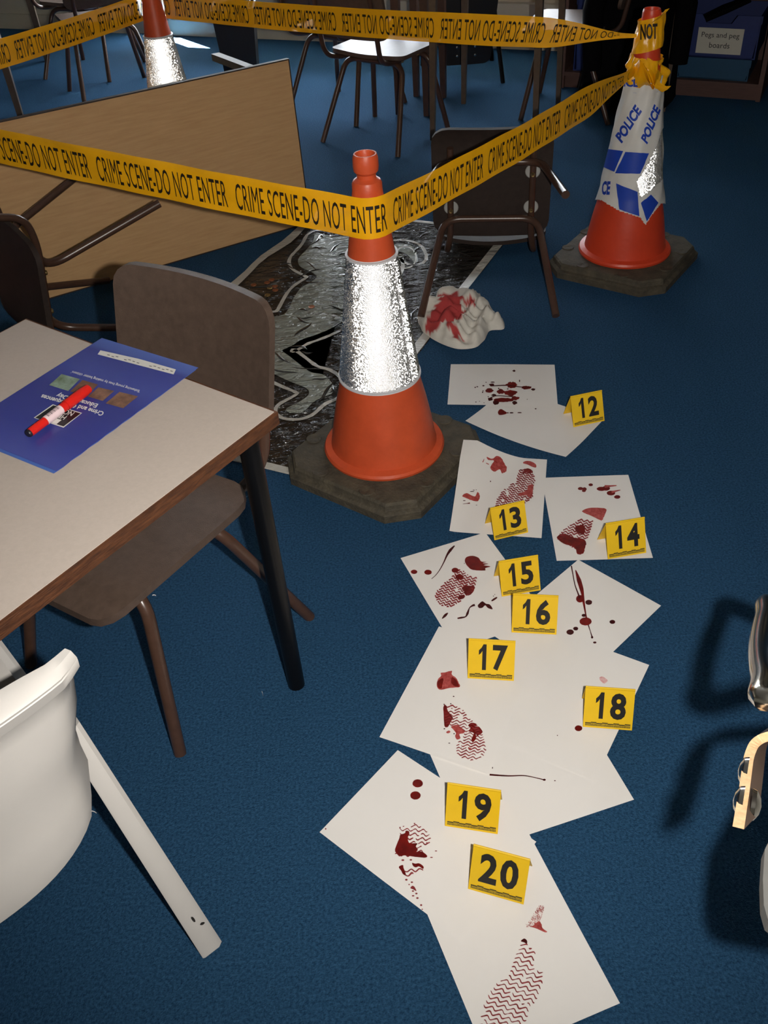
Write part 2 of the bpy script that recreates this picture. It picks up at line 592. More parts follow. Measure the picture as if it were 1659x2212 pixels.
def retro_mesh(z0=0.262, z1=0.557, t=0.0017):
    """prismatic sheeting: an array of full-cube corner reflectors wrapped isometrically round the cone"""
    r0, r1 = cone_r(z0) + 0.0015, cone_r(z1) + 0.0015
    sl = math.hypot(r0 - r1, z1 - z0)
    sa = (r0 - r1) / sl
    ca = (z1 - z0) / sl
    p0, p1 = r0 / sa, r1 / sa
    za = z0 + p0 * ca
    pm = 2 * PI * sa
    d = t / math.sqrt(2)
    rng = random.Random(5)
    b = MB()

    def mp(x, y, h):
        rho = math.hypot(x, y)
        th = math.atan2(y, x) / sa
        r = rho * sa + h * ca
        return Vector((r * math.cos(th), r * math.sin(th), za - rho * ca + h * sa))

    def ok(x, y):
        rho = math.hypot(x, y)
        ph = math.atan2(y, x)
        return p1 <= rho <= p0 and 0 <= ph <= pm
    q3 = math.sqrt(3) * t
    ring = [(t * math.cos(k * PI / 3), t * math.sin(k * PI / 3)) for k in range(6)]
    for j in range(0, int(p0 / (q3 * math.sqrt(3) / 2)) + 3):
        for i in range(-1, int(p0 / q3) + 3):
            # lattice of cube corners, neighbours at 30, 90, ... degrees
            y = i * q3 + (j % 2) * q3 / 2 - q3
            x = j * q3 * math.sqrt(3) / 2
            if all(ok(x + u, y + v) for u, v in ring):
                # each hexagon of three mirror faces is exactly square-cornered in its own tangent plane
                o = mp(x, y, 0)
                rho = math.hypot(x, y)
                th = math.atan2(y, x) / sa
                er = Vector((sa * math.cos(th), sa * math.sin(th), -ca))
                et = Vector((-math.sin(th), math.cos(th), 0))
                en = Vector((ca * math.cos(th), ca * math.sin(th), sa))
                c_, s_ = x / rho, y / rho
                tl = rng.uniform(-0.27, 0.27)      # the little prisms are canted, which widens the viewing angle
                et, en = et * math.cos(tl) + en * math.sin(tl), en * math.cos(tl) - et * math.sin(tl)
                P = [o] + [o + er * (u * c_ + v * s_) + et * (-u * s_ + v * c_) + en * (d if k % 2 == 0 else 2 * d) for k, (u, v) in enumerate(ring)]
                b.add(P, [(0, 1, 2, 3), (0, 3, 4, 5), (0, 5, 6, 1)])
    return b


_retro_cache = []


def cone(loc, rz, orange, label):
    e = empty('traffic_cone', loc, label, 'cone', 'orange and white traffic cones', rz)
    bs = MB()
    A, K = 0.205, 0.062
    rings = [(0, 0.0), (0.0, 0.020), (0.006, 0.025), (0.011, 0.0265), (0.013, 0.031), (0.014, 0.039), (0.019, 0.0445), (0.028, 0.046)]
    vs = []
    for (i, z) in rings:
        vs += [Vector((x, y, z)) for x, y in octo(A, K, i)]
    fs = []
    for j in range(len(rings) - 1):
        for k in range(8):
            fs.append((j * 8 + k, j * 8 + (k + 1) % 8, (j + 1) * 8 + (k + 1) % 8, (j + 1) * 8 + k))
    fs.append(tuple(range(7, -1, -1)))
    fs.append(tuple((len(rings) - 1) * 8 + k for k in range(8)))
    bs.add(vs, fs)
    base = bs.build('rubber_base', RUBBER, e, angle=25, label='dark octagonal rubber base')
    for k in range(8):
        q = k * PI / 4 + PI / 8
        s = MB()
        s.lathe([(0.020, 0.046), (0.019, 0.0482), (0.008, 0.0484), (0.006, 0.0476)], 16, (0.185 * math.cos(q), 0.185 * math.sin(q)), caps=True)
        s.build('stud', RUBBER, base)
    MB().lathe(CPROF, 64).build('cone_body', orange, e, angle=30, label='moulded orange plastic cone')
    sb = MB()
    sb.lathe([(cone_r(0.256) + 0.0012, 0.256), (cone_r(0.563) + 0.0012, 0.563)], 64)
    for z in (0.257, 0.558):
        sb.lathe([(cone_r(z) + 0.001, z - 0.0005), (cone_r(z) + 0.0062, z), (cone_r(z + 0.003) + 0.0062, z + 0.003), (cone_r(z + 0.003) + 0.001, z + 0.0035)], 64)
    sl = sb.build('reflective_sleeve', SLEEVE_EDGE, e, label='silver white reflective band')
    if not _retro_cache:
        o = retro_mesh().build('prism_sheet', RETRO, sl, smooth=False)
        _retro_cache.append(o.data)
    else:
        o = bpy.data.objects.new('prism_sheet', _retro_cache[0])
        COL.objects.link(o)
        o.parent = sl
    o['kind'] = 'stuff'
    return e


C1 = Vector((0.013, 1.913, 0))
C2 = Vector((0.863, 2.923, 0))
C3 = Vector((-0.742, 4.0, 0))
C4 = Vector((-1.56, 2.82, 0))
RZ = math.radians(-38)
cone1 = cone(C1, RZ, ORANGE, 'faded orange cone in the middle with tape bent across its front')
cone2 = cone(C2, RZ + 0.02, ORANGE2, 'red orange cone wrapped in white and blue police tape')
cone3 = cone(C3, RZ + 0.2, ORANGE, 'orange cone standing behind the tipped-over wooden table')
cone4 = cone(C4, RZ + 0.4, ORANGE, 'orange cone at the far left holding up the tape corner')


def cone_hit(C, px, py, off=0.0):
    """point on the cone surface (offset outwards) seen through a photo pixel"""
    d = ray(px, py)
    dh = Vector((d.x, d.y, 0))
    t0 = (Vector((C.x, C.y, 0))).dot(dh) / dh.length_squared
    best = None
    for i in range(121):
        t = t0 - 0.25 + 0.28 * i / 120
        p = CAM + d * t
        rad = math.hypot(p.x - C.x, p.y - C.y)
        g = rad - (cone_r(p.z) + off)
        if g <= 0:
            best = p
            break
        if best is None or g < bg_:
            bg_ = g
            best_p = p
            best = None
    p = best if best is not None else best_p
    a = math.atan2(p.y - C.y, p.x - C.x)
    r = cone_r(p.z) + off
    return Vector((C.x + r * math.cos(a), C.y + r * math.sin(a), p.z))


# ------------------------------------------------------------------ yellow barrier tape
TW = 0.088
tapeE = empty('barrier_tape', (C2.x, C2.y, 0.62), 'yellow crime scene tape with black lettering strung between the cones', 'tape')
TO = tapeE.location.copy()


class Path:
    def __init__(s):
        s.p = []

    def add(s, p, ws=1.0, up=None):
        s.p.append((Vector(p), ws, up or Vector((0, 0, 1))))

    def done(s):
        s.L = [0.0]
        for a, b in zip(s.p, s.p[1:]):
            s.L.append(s.L[-1] + (b[0] - a[0]).length)
        s.total = s.L[-1]

    def at(s, x):
        x = max(0, min(s.total - 1e-6, x))
        lo, hi = 0, len(s.L) - 1
        while hi - lo > 1:
            m = (lo + hi) // 2
            if s.L[m] <= x:
                lo = m
            else:
                hi = m
        t = (x - s.L[lo]) / max(1e-9, s.L[lo + 1] - s.L[lo])
        a, b = s.p[lo], s.p[lo + 1]
        p = a[0].lerp(b[0], t)
        up = a[2].lerp(b[2], t).normalized()
        tan = (b[0] - a[0]).normalized()
        return p, a[1] + (b[1] - a[1]) * t, up, tan


def smoothstep(t):
    t = max(0, min(1, t))
    return t * t * (3 - 2 * t)


nodes = [(Vector((0.822, 2.905, 0.708)), 0.0), (C3 + Vector((0, 0, 0.655)), cone_r(0.655) + 0.003), (C4 + Vector((0, 0, 0.735)), 0.032),
         (C1 + Vector((0, 0, 0.655)), cone_r(0.63) + 0.004), (Vector((0.818, 2.872, 0.622)), 0.0)]
ZIN4 = 0.690
path = Path()
norms = []
for (a, ra), (b_, rb) in zip(nodes, nodes[1:]):
    t = b_ - a
    t.z = 0
    t.normalize()
    norms.append(Vector((t.y, -t.x, 0)))
for i in range(4):
    (a, ra), (b_, rb) = nodes[i], nodes[i + 1]
    n = norms[i]
    st, en = a + n * ra, b_ + n * rb
    if i == 1:
        en.z = ZIN4
    Lr = (en - st).length
    NS = 40
    for k in range(NS + 1):
        t = k / NS
        p = st.lerp(en, t)
        p.z -= 0.018 * 4 * t * (1 - t) * (0.8 if i != 2 else 0.5)
        ws = 1.0
        up = Vector((0, 0, 1))
        if i == 0:
            ws = 0.12 + 0.88 * smoothstep(t * Lr / 0.30)
            tw = 1 - smoothstep(t * Lr / 0.85)
            up = (Vector((0, 0, 1)) + n * 0.9 * tw).normalized()
        if i == 3:
            ws = 0.30 + 0.70 * smoothstep((1 - t) * Lr / 0.34)
        path.add(p, ws, up)
    if i < 3:
        n2 = norms[i + 1]
        a0 = math.atan2(n.y, n.x)
        a1 = math.atan2(n2.y, n2.x)
        while a1 < a0:
            a1 += 2 * PI
        for k in range(1, 12):
            q = a0 + (a1 - a0) * k / 12
            dz = (ZIN4 - b_.z) * (1 - k / 12) if i == 1 else 0
            path.add(b_ + Vector((math.cos(q), math.sin(q), 0)) * rb + Vector((0, 0, dz)))
path.done()


def tape_pt(s, v, off=0.0):
    p, ws, up, tan = path.at(s)
    n = tan.cross(up).normalized()
    w = n.cross(tan).normalized()
    return p + w * v * ws + n * off - TO


NT = 420
tb = MB()
vs = []
for i in range(NT + 1):
    s = path.total * i / NT
    for j in range(7):
        v = (j / 6 - 0.5) * TW
        ww = 0.0012 * math.sin(s * 31 + j) + 0.0010 * math.sin(s * 13 + 2 * j)
        vs.append(tape_pt(s, v, ww * (0 if False else 1)))
fs = []
for i in range(NT):
    for j in range(6):
        a = i * 7 + j
        fs.append((a, a + 7, a + 8, a + 1))
tb.add(vs, fs)
tb.build('tape_band', TAPE, tapeE, angle=60)
PER, PLEN, LH = 0.392, 0.368, 0.059
# find where a phrase starts on the front-left run (photo x = 510)
s_ref = None
for i in range(4000):
    s = path.total * i / 4000
    p = tape_pt(s, 0) + TO
    if p.y < 2.3 and p.x < 0:
        x, y = proj(p)
        if x >= 510:
            s_ref = s
            break
tv, tf = text_geo('CRIME SCENE-DO NOT ENTER', bold=0.0, spacing=1.06)
k0 = -int(s_ref / PER)
s = s_ref + (k0 - 1) * PER
while s < path.total:
    b = MB()
    ok_ = [0.05 < s + x * PLEN < path.total - 0.04 for x, y in tv]
    ff = [q for q in tf if all(ok_[i] for i in q)]
    if ff:
        for sg in (1, -1):
            b.add([tape_pt(s + x * PLEN, (y - 0.5) * LH - 0.002, sg * 0.0026) for x, y in tv], ff if sg > 0 else [tuple(reversed(q)) for q in ff])
        lo = b.build('lettering', TAPEK, tapeE, smooth=False)
        bm = bmesh.new()
        bm.from_mesh(lo.data)
        bmesh.ops.delete(bm, geom=[v for v in bm.verts if not v.link_faces], context='VERTS')
        bm.to_mesh(lo.data)
        bm.free()
    s += PER
# wraps, knot and loose ends on the police-tape cone


def nz(x, y, z, f):
    return noise.noise(Vector((x * f, y * f, z * f)))


def wrapband(name, z0, z1, extra, amp, tilt, seed):
    b = MB()
    n, m = 64, 10
    vs = []
    for j in range(m + 1):
        z = z0 + (z1 - z0) * j / m
        for k in range(n):
            q = 2 * PI * k / n
            zz = z + tilt * math.cos(q + 0.6)
            r = cone_r(min(zz, 0.70)) + extra + amp * nz(math.cos(q) + seed, math.sin(q), zz * 12, 2.6) * (0.4 + math.sin(PI * j / m))
            vs.append(Vector((C2.x + r * math.cos(q), C2.y + r * math.sin(q), zz)) - TO)
    fs = [(j * n + k, j * n + (k + 1) % n, (j + 1) * n + (k + 1) % n, (j + 1) * n + k) for j in range(m) for k in range(n)]
    b.add(vs, fs)
    return b.build(name, TAPE, tapeE, angle=60)


wrapband('tape_wrap', 0.665, 0.752, 0.006, 0.009, 0.010, 3.0)
wrapband('tape_wrap', 0.575, 0.650, 0.008, 0.020, -0.006, 9.0)
kb = MB()
for q in range(5):
    n = 26
    vs = []
    ph = q * 1.3
    for i in range(n + 1):
        t = i / n
        c = Vector((C2.x - 0.012 + 0.030 * math.sin(2 * PI * t + ph), C2.y - 0.052 - 0.016 * math.sin(3 * PI * t + ph), 0.612 + 0.032 * math.cos(2 * PI * t * 1.5 + ph)))
        w = Vector((0.4 * math.sin(5 * t + ph), 0.5, 0.8 * math.cos(4 * t + ph))).normalized() * 0.013
        vs += [c - w - TO, c + w - TO]
    kb.add(vs, [(2 * i, 2 * i + 2, 2 * i + 3, 2 * i + 1) for i in range(n)])
kb.build('knot', TAPE, tapeE, angle=80)
for pts in (([1415, 45], [1425, 38], [1433, 30], [1438, 22]), ([1405, 150], [1412, 168], [1420, 183], [1431, 190], [1441, 193])):
    b = MB()
    P = [CAM + ray(*q) * ((2.86 - 0) / ray(*q).y) for q in pts]
    vs = []
    for i, p in enumerate(P):
        w = Vector((0.012, 0.008, 0.004)) * (1.0 + 0.25 * math.sin(i * 2))
        bend = Vector((0, 0.006 * math.sin(i * 1.7), 0))
        vs += [p - w + bend - TO, p - bend - TO, p + w + bend - TO]
    b.add(vs, [f for i in range(len(P) - 1) for f in ((3 * i, 3 * i + 3, 3 * i + 4, 3 * i + 1), (3 * i + 1, 3 * i + 4, 3 * i + 5, 3 * i + 2))])
    b.build('loose_end', TAPE, tapeE, angle=80)


def cone_text(body, base, end, up, m, parent, C, off, bold, org):
    v, f = text_geo(body, bold)
    B, E, U = Vector(base), Vector(end), Vector(up)
    b = MB()
    b.add([cone_hit(C, *(B + (E - B) * x + U * y), off) - org for x, y in v], f)
    return b.build('lettering', m, parent, smooth=False)


v, f = text_geo('NOT', 0.03)
b = MB()
b.add([cone_hit(C2, 1384 + 36 * x, 86 - 34 * y - 2 * x, 0.016) - TO for x, y in v], f)
b.build('lettering', TAPEK, tapeE, smooth=False)

# white and blue police tape wound round the right-hand cone
polE = empty('police_tape', (C2.x, C2.y, 0.2), 'white tape printed POLICE in blue wound round the right cone', 'tape')
PO = polE.location.copy()
HOLE = [(1440, 262), (1428, 285), (1420, 312), (1390, 372), (1375, 392), (1384, 428), (1410, 408), (1440, 380)]


def low_y(x):
    L = [(1200, 425), (1297, 432), (1337, 455), (1383, 470), (1394, 486), (1410, 462), (1428, 440), (1600, 430)]
    for (a, ya), (c, yc) in zip(L, L[1:]):
        if a <= x <= c:
            return ya + (yc - ya) * (x - a) / (c - a)
    return 430


b = MB()
NTH, NZ = 200, 150
ca_ = math.atan2(-C2.y, -C2.x)
vs, keep = [], []
for j in range(NZ + 1):
    z = 0.14 + (0.60 - 0.14) * j / NZ
    for k in range(NTH + 1):
        q = ca_ - 2.9 + 5.8 * k / NTH
        r = cone_r(z) + 0.0075 + 0.0012 * math.sin(q * 5 + z * 40) + 0.0008 * math.sin(q * 11 - z * 60)
        vs.append(Vector((C2.x + r * math.cos(q), C2.y + r * math.sin(q), z)))
fs = []
for j in range(NZ):
    for k in range(NTH):
        a = j * (NTH + 1) + k
        c = (vs[a] + vs[a + NTH + 2]) / 2
        px, py = proj(c)
        q = -2.9 + 5.8 * k / NTH
        if abs(q) < 1.75:
            okc = py < low_y(px) and not inside((px, py), HOLE)
        else:
            okc = 0.20 < c.z
        if okc:
            fs.append((a, a + 1, a + NTH + 2, a + NTH + 1))
b.add([v - PO for v in vs], fs)
b.build('tape_sheet', TAPEW, polE, angle=70)
for quad in (((1314, 322), (1347, 326), (1327, 371), (1304, 361)), ((1351, 328), (1402, 331), (1383, 375), (1329, 374)),
             ((1331, 396), (1377, 414), (1381, 467), (1338, 452)), ((1384, 438), (1406, 420), (1422, 438), (1397, 478))):
    n = 8
    Q = [Vector(q) for q in quad]
    vs = []
    for j in range(n + 1):
        for i in range(n + 1):
            s, t = i / n, j / n
            p = Q[0] * (1 - s) * (1 - t) + Q[1] * s * (1 - t) + Q[2] * s * t + Q[3] * (1 - s) * t
            vs.append(cone_hit(C2, p.x, p.y, 0.0105) - PO)
    b = MB()
    b.add(vs, [(j * (n + 1) + i, j * (n + 1) + i + 1, (j + 1) * (n + 1) + i + 1, (j + 1) * (n + 1) + i) for j in range(n) for i in range(n)])
    b.build('blue_block', TAPEB, polE, angle=60)
cone_text('POLICE', (1344, 310), (1387, 241), (-15, -17), TAPEB, polE, C2, 0.0105, 0.045, PO)
cone_text('POLICE', (1398, 312), (1427, 238), (-14, -14), TAPEB, polE, C2, 0.0105, 0.045, PO)
cone_text('ICE', (1347, 187), (1380, 188), (0, -17), TAPEB, polE, C2, 0.0105, 0.045, PO)
cone_text('CE', (1299, 421), (1317, 421), (3, -30), TAPEB, polE, C2, 0.0105, 0.045, PO)


# ------------------------------------------------------------------ sheets of paper with blood marks
class Sheet:
    def __init__(s, x, y, t, z, label, lift=None):
        s.c = Vector((x, y, 0))
        s.e = Vector((math.cos(t), math.sin(t), 0))
        s.n = Vector((-math.sin(t), math.cos(t), 0))
        s.z = z
        s.lift = lift
        a, b_ = 0.297, 0.210
        NX, NY = 24, 18
        vs = []
        for j in range(NY + 1):
            for i in range(NX + 1):
                u, v = i / NX - 0.5, j / NY - 0.5
                p = s.c + s.e * (a * u) + s.n * (b_ * v)
                vs.append(Vector((p.x - x, p.y - y, s.h(u, v))))
        b = MB()
        b.add(vs, [(j * (NX + 1) + i, j * (NX + 1) + i + 1, (j + 1) * (NX + 1) + i + 1, (j + 1) * (NX + 1) + i) for j in range(NY) for i in range(NX)])
        s.o = b.build('paper_sheet', PAPER, None, loc=(x, y, 0), label=label, cat='paper', group='A4 sheets laid along the carpet', angle=80)
        s.off = Vector((x, y, 0))

    def h(s, u, v):
        base = s.z + 0.0004 * math.sin(5 * u + 3 * v)
        return base + (s.lift(u, v) if s.lift else 0)

    def pt(s, px, py, up=0.0007):
        z = s.z
        for _ in range(4):
            p = fl(px, py, z)
            d = p - s.c
            z = s.h(d.dot(s.e) / 0.297, d.dot(s.n) / 0.210) + up
        return fl(px, py, z) - s.off

    def stain(s, m, pts, zo=None, name='blood_stain', smooth=4, wob=0.0, up=0.0007, seed=0):
        if zo:
            pts = [(zo[0] + x / zo[2], zo[1] + y / zo[2]) for x, y in pts]
        P = catmull([Vector(p) for p in pts], smooth) if smooth else [Vector(p) for p in pts]
        if wob:
            c = sum(P, Vector((0, 0))) / len(P)
            P = [c + (p - c) * (1 + wob * noise.noise(Vector((p.x * 0.31, p.y * 0.31, seed)))) for p in P]
        b = MB()
        V = [s.pt(p.x, p.y, up) for p in P]
        bm = bmesh.new()
        vv = [bm.verts.new(q) for q in V]
        try:
            f = bm.faces.new(vv)
            bmesh.ops.triangulate(bm, faces=[f])
        except Exception:
            pass
        me = bpy.data.meshes.new(name)
        for f in bm.faces:
            if f.normal.z < 0:
                f.normal_flip()
        bm.to_mesh(me)
        bm.free()
        o = bpy.data.objects.new(name, me)
        COL.objects.link(o)
        me.materials.append(m)
        o.parent = s.o
        return o

    def drop(s, m, x, y, rx, ry, zo=None, name='blood_drop', wob=0.05):
        if zo:
            x, y, rx, ry = zo[0] + x / zo[2], zo[1] + y / zo[2], rx / zo[2], ry / zo[2]
        return s.stain(m, [(x + rx * math.cos(2 * PI * k / 14), y + ry * math.sin(2 * PI * k / 14)) for k in range(14)], None, name, 2, wob, seed=x)

    def drops(s, m, L, zo, name='blood_droplets'):
        b = MB()
        for (x, y, r, *q) in L:
            ry = q[0] if q else r
            P = []
            for k in range(9):
                a = 2 * PI * k / 9
                P.append(s.pt(zo[0] + (x + r * math.cos(a)) / zo[2], zo[1] + (y + ry * math.sin(a)) / zo[2]))
            b.add(P, [tuple(range(8, -1, -1))])
        o = b.build(name, m, s.o, smooth=False)
        o['kind'] = 'stuff'
        return o

    def streak(s, m, pts, ws, zo=None, name='blood_streak'):
        sc = zo[2] if zo else 1
        P = [Vector((zo[0] + x / sc, zo[1] + y / sc)) if zo else Vector((x, y)) for x, y in pts]
        C = catmull(P, 6, False)
        n = len(C)
        b = MB()
        vs = []
        for i, p in enumerate(C):
            t = (C[min(i + 1, n - 1)] - C[max(i - 1, 0)]).normalized()
            q = Vector((-t.y, t.x))
            k = i / (n - 1) * (len(ws) - 1)
            a = int(min(k, len(ws) - 2))
            w = (ws[a] + (ws[a + 1] - ws[a]) * (k - a)) / sc
            vs += [s.pt(*(p + q * w)), s.pt(*(p - q * w))]
        b.add(vs, [(2 * i, 2 * i + 2, 2 * i + 3, 2 * i + 1) for i in range(n - 1)])
        return b.build(name, m, s.o, smooth=False)

    def waves(s, m, outline, ang, spacing, wl, amp, th, zo, phase=0.35, gap=0.0, seed=1.0, avoid=()):
        """zigzag sole pattern, cut by the outline of the shoe"""
        O = [(zo[0] + x / zo[2], zo[1] + y / zo[2]) for x, y in outline]
        spacing, wl, amp, th = spacing / zo[2], wl / zo[2], amp / zo[2], th / zo[2]
        cx = sum(p[0] for p in O) / len(O)
        cy = sum(p[1] for p in O) / len(O)
        R = max(math.hypot(p[0] - cx, p[1] - cy) for p in O)
        d = Vector((math.cos(ang), math.sin(ang)))
        n = Vector((-d.y, d.x))
        b = MB()
        K = int(R / spacing) + 1
        st = wl / 10
        for k in range(-K, K + 1):
            run = []

            def flush():
                if len(run) > 2:
                    vs = []
                    for i, (p, w) in enumerate(run):
                        t = (run[min(i + 1, len(run) - 1)][0] - run[max(i - 1, 0)][0]).normalized()
                        q = Vector((-t.y, t.x))
                        e = 0.35 if i in (0, len(run) - 1) else 1
                        vs += [s.pt(*(p + q * w * e)), s.pt(*(p - q * w * e))]
                    b.add(vs, [(2 * i, 2 * i + 2, 2 * i + 3, 2 * i + 1) for i in range(len(run) - 1)])
                run.clear()
            for i in range(int(-R / st), int(R / st) + 1):
                u = i * st
                ph = 2 * PI * u / wl + k * phase
                p = Vector((cx, cy)) + d * u + n * (k * spacing + amp * (math.sin(ph) + 0.18 * math.sin(2 * ph)))
                g = noise.noise(Vector((p.x * 0.11, p.y * 0.11, seed)))
                g2 = noise.noise(Vector((p.x * 0.045, p.y * 0.045, seed + 7)))
                if inside(p, O) and g > -0.55 + gap:
                    w = th * (0.62 + 0.25 * abs(math.sin(ph)) ** 3 + 0.35 * g2 + 0.18 * g)
                    run.append((p, max(th * 0.28, w)))
                else:
                    flush()
            flush()
        return b.build('shoe_print', m, s.o, smooth=False)


def lift3(u, v):
    # corner riding up on the rubber base of the front cone and sloping down to the carpet
    t = 1.3518
    x = 0.2820 + math.cos(t) * 0.297 * u - math.sin(t) * 0.210 * v - C1.x
    y = 1.7396 + math.sin(t) * 0.297 * u + math.cos(t) * 0.210 * v - C1.y
    a, c = x * math.cos(-RZ) - y * math.sin(-RZ), x * math.sin(-RZ) + y * math.cos(-RZ)
    a, c = abs(a), abs(c)
    d = max(a - 0.205, c - 0.205, (a + c) / math.sqrt(2) - 0.2461)
    if d <= -0.012:
        return 0.047
    return 0.047 * max(0.0, 1 - (d + 0.012) / 0.11) ** 1.6


def lift2(u, v):
    return 0.009 * max(0.0, -2 * v) ** 1.5 * (abs(u) * 2) ** 2


p2 = Sheet(0.4136, 2.0328, -0.6833, 0.0010, 'mostly blank curled sheet half under the spattered one at marker 12', lift2)
p4 = Sheet(0.4868, 1.6382, 1.5085, 0.0010, 'paper with a half shoe print and round drops under marker 14')
p5 = Sheet(0.1764, 1.4331, 5.0357, 0.0012, 'paper with a shoe print, two round drops and a thin curl beside marker 15')
p1 = Sheet(0.3558, 2.2212, 6.1396, 0.0032, 'farthest sheet from the camera, with a dense cluster of blood spatter')
p6 = Sheet(0.3799, 1.3167, 0.7346, 0.0022, 'paper with a long forked blood run right of marker 16')
p3 = Sheet(0.2820, 1.7396, 1.3518, 0.0026, 'paper with a full shoe print and two smears behind marker 13', lift3)
p9 = Sheet(0.2218, 0.9558, 6.5464 - 2 * PI, 0.0010, 'paper with one thin dark streak right of marker 19')
p11 = Sheet(0.1457, 0.6761, 1.8715, 0.0012, 'nearest sheet, with a pale shoe print below marker 20')
p8 = Sheet(0.3259, 1.1153, 0.997, 0.0030, 'nearly blank paper with a single drop under marker 18')
p7 = Sheet(0.1227, 1.1429, 4.2434, 0.0040, 'paper with a patchy shoe print and heel mark below marker 17')
p10 = Sheet(0.0328, 0.8498, -0.7411, 0.0032, 'paper with two round drops above a thick bloody print left of marker 19')

Z1 = (940, 760, 3.318)
for d in ((548, 237, 40, 22), (650, 257, 34, 13), (388, 277, 28, 16), (470, 284, 26, 17), (540, 295, 42, 21), (573, 332, 28, 14), (490, 345, 68, 16), (435, 362, 22, 18),
          (570, 365, 18, 12), (564, 136, 11, 7), (704, 270, 14, 8), (395, 340, 18, 11), (420, 310, 18, 8), (405, 236, 16, 10)):
    p1.drop(BLOOD if d[2] > 24 else BLOODK, *d, Z1, wob=0.35)
p1.streak(BLOODK, [(400, 245), (520, 240), (620, 252), (690, 250)], [3, 4, 3, 2], Z1)
p1.streak(BLOODK, [(390, 335), (440, 315), (560, 322)], [4, 3, 3], Z1)
p1.drops(BLOODK, [(287, 255, 5), (302, 250, 7, 4), (346, 243, 8, 5), (340, 290, 5), (343, 280, 4), (365, 218, 5, 3), (412, 217, 16, 4), (292, 360, 4), (318, 355, 3), (605, 208, 4, 9), (660, 340, 3), (350, 365, 3), (380, 322, 4), (520, 266, 6, 4), (455, 262, 5)], Z1)
p2.stain(BLOOD, [(450, 430), (470, 410), (500, 425), (515, 437), (500, 448), (460, 452)], Z1)
p2.drops(BLOODK, [(521, 437, 5), (547, 437, 15, 5), (605, 436, 16, 4), (720, 408, 7, 4)], Z1)
Z3 = (980, 970, 8.295)
O3 = [(1165, 380), (1240, 340), (1420, 400), (1475, 560), (1440, 640), (1425, 870), (1300, 960), (1250, 1010), (1200, 1120), (740, 1120), (740, 1000), (760, 900), (870, 750), (1050, 610), (1110, 530)]
p3.waves(PRINT, O3, 0.22, 43, 98, 16, 14.5, Z3, phase=0.5, gap=0.03, seed=2)
p3.stain(BLOOD, [(1230, 460), (1260, 380), (1330, 345), (1420, 395), (1380, 430), (1290, 425)], Z3, wob=0.1)
p3.stain(SMEAR, [(1290, 215), (1380, 220), (1470, 270), (1475, 330), (1400, 315), (1330, 280), (1240, 250)], Z3)
p3.stain(SMEAR, [(1335, 655), (1425, 635), (1418, 740), (1385, 880), (1310, 830), (1165, 840), (1185, 790), (1310, 745)], Z3, wob=0.08)
p3.stain(SMEAR, [(590, 140), (690, 175), (770, 120), (860, 170), (910, 260), (950, 335), (930, 410), (865, 432), (825, 365), (725, 405), (655, 340), (690, 265), (720, 205), (620, 195)], Z3, wob=0.08)
p3.stain(SMEAR, [(155, 840), (230, 790), (330, 835), (390, 845), (425, 770), (470, 840), (435, 935), (330, 920), (250, 890)], Z3, wob=0.08)
p3.streak(SMEAR, [(520, 235), (535, 205), (545, 175)], [9, 7, 3], Z3)
p3.streak(SMEAR, [(580, 250), (630, 275)], [6, 8], Z3)
p3.streak(BLOOD, [(165, 985), (240, 975), (290, 968)], [3, 5, 13], Z3)
p3.drops(BLOODK, [(190, 925, 24, 7), (360, 735, 20, 6), (330, 760, 40, 7), (405, 730, 9, 6), (410, 1005, 14, 5), (660, 580, 9, 14), (1350, 905, 14, 5), (1205, 375, 22, 12)], Z3)
O4 = [(1030, 1200), (1135, 1205), (1125, 1260), (1100, 1330), (1075, 1345), (1075, 1430), (1010, 1420), (870, 1340), (900, 1290), (960, 1240)]
p4.waves(PRINT, O4, 0.13, 20, 42, 6.5, 7.0, Z1, phase=0.5, gap=0.02, seed=3)
p4.stain(BLOOD, [(872, 1330), (920, 1300), (990, 1330), (1060, 1340), (1082, 1370), (1072, 1410), (1060, 1445), (1018, 1448), (1000, 1400), (920, 1375)], Z1, wob=0.05)
p4.stain(BLOOD, [(1010, 1250), (1060, 1240), (1075, 1280), (1060, 1310), (1010, 1290)], Z1, wob=0.2)
p4.stain(SMEAR, [(1055, 1145), (1100, 1120), (1180, 1118), (1228, 1130), (1210, 1180), (1190, 1208), (1130, 1180)], Z1, wob=0.06)
for d in ((1042, 980, 19, 11), (1070, 984, 16, 13), (1066, 996, 14, 9), (1115, 953, 16, 10), (1192, 982, 34, 15), (1225, 978, 28, 17), (1260, 1012, 30, 17), (1305, 1040, 22, 13)):
    p4.drop(BLOOD, *d, Z1)
p4.streak(SMEAR, [(1215, 965), (1255, 962), (1300, 958)], [11, 6, 3], Z1)
p4.streak(SMEAR, [(1265, 1005), (1300, 997), (1328, 990)], [9, 5, 2], Z1)
Z5 = (850, 1160, 6.9125)
O5 = [(970, 470), (1060, 510), (1130, 580), (1260, 590), (1230, 720), (1200, 830), (1060, 910), (960, 1000), (850, 1055), (720, 1040), (640, 960), (610, 890), (650, 790), (760, 680), (860, 600)]
p5.waves(PRINT, O5, 0.2, 42, 82, 15, 14, Z5, phase=0.5, gap=0.02, seed=4)
p5.stain(BLOOD, [(1040, 740), (1100, 725), (1205, 740), (1200, 800), (1140, 868), (1070, 860), (1050, 800), (1020, 780)], Z5, wob=0.06)
p5.stain(BLOOD, [(980, 870), (1050, 870), (1060, 905), (1010, 930), (975, 915)], Z5)
p5.stain(BLOOD, [(1065, 350), (1090, 300), (1180, 280), (1270, 310), (1310, 365), (1390, 372), (1330, 390), (1420, 400), (1345, 420), (1450, 440), (1370, 465), (1365, 500), (1180, 490), (1110, 440), (1080, 400)], Z5, smooth=3)
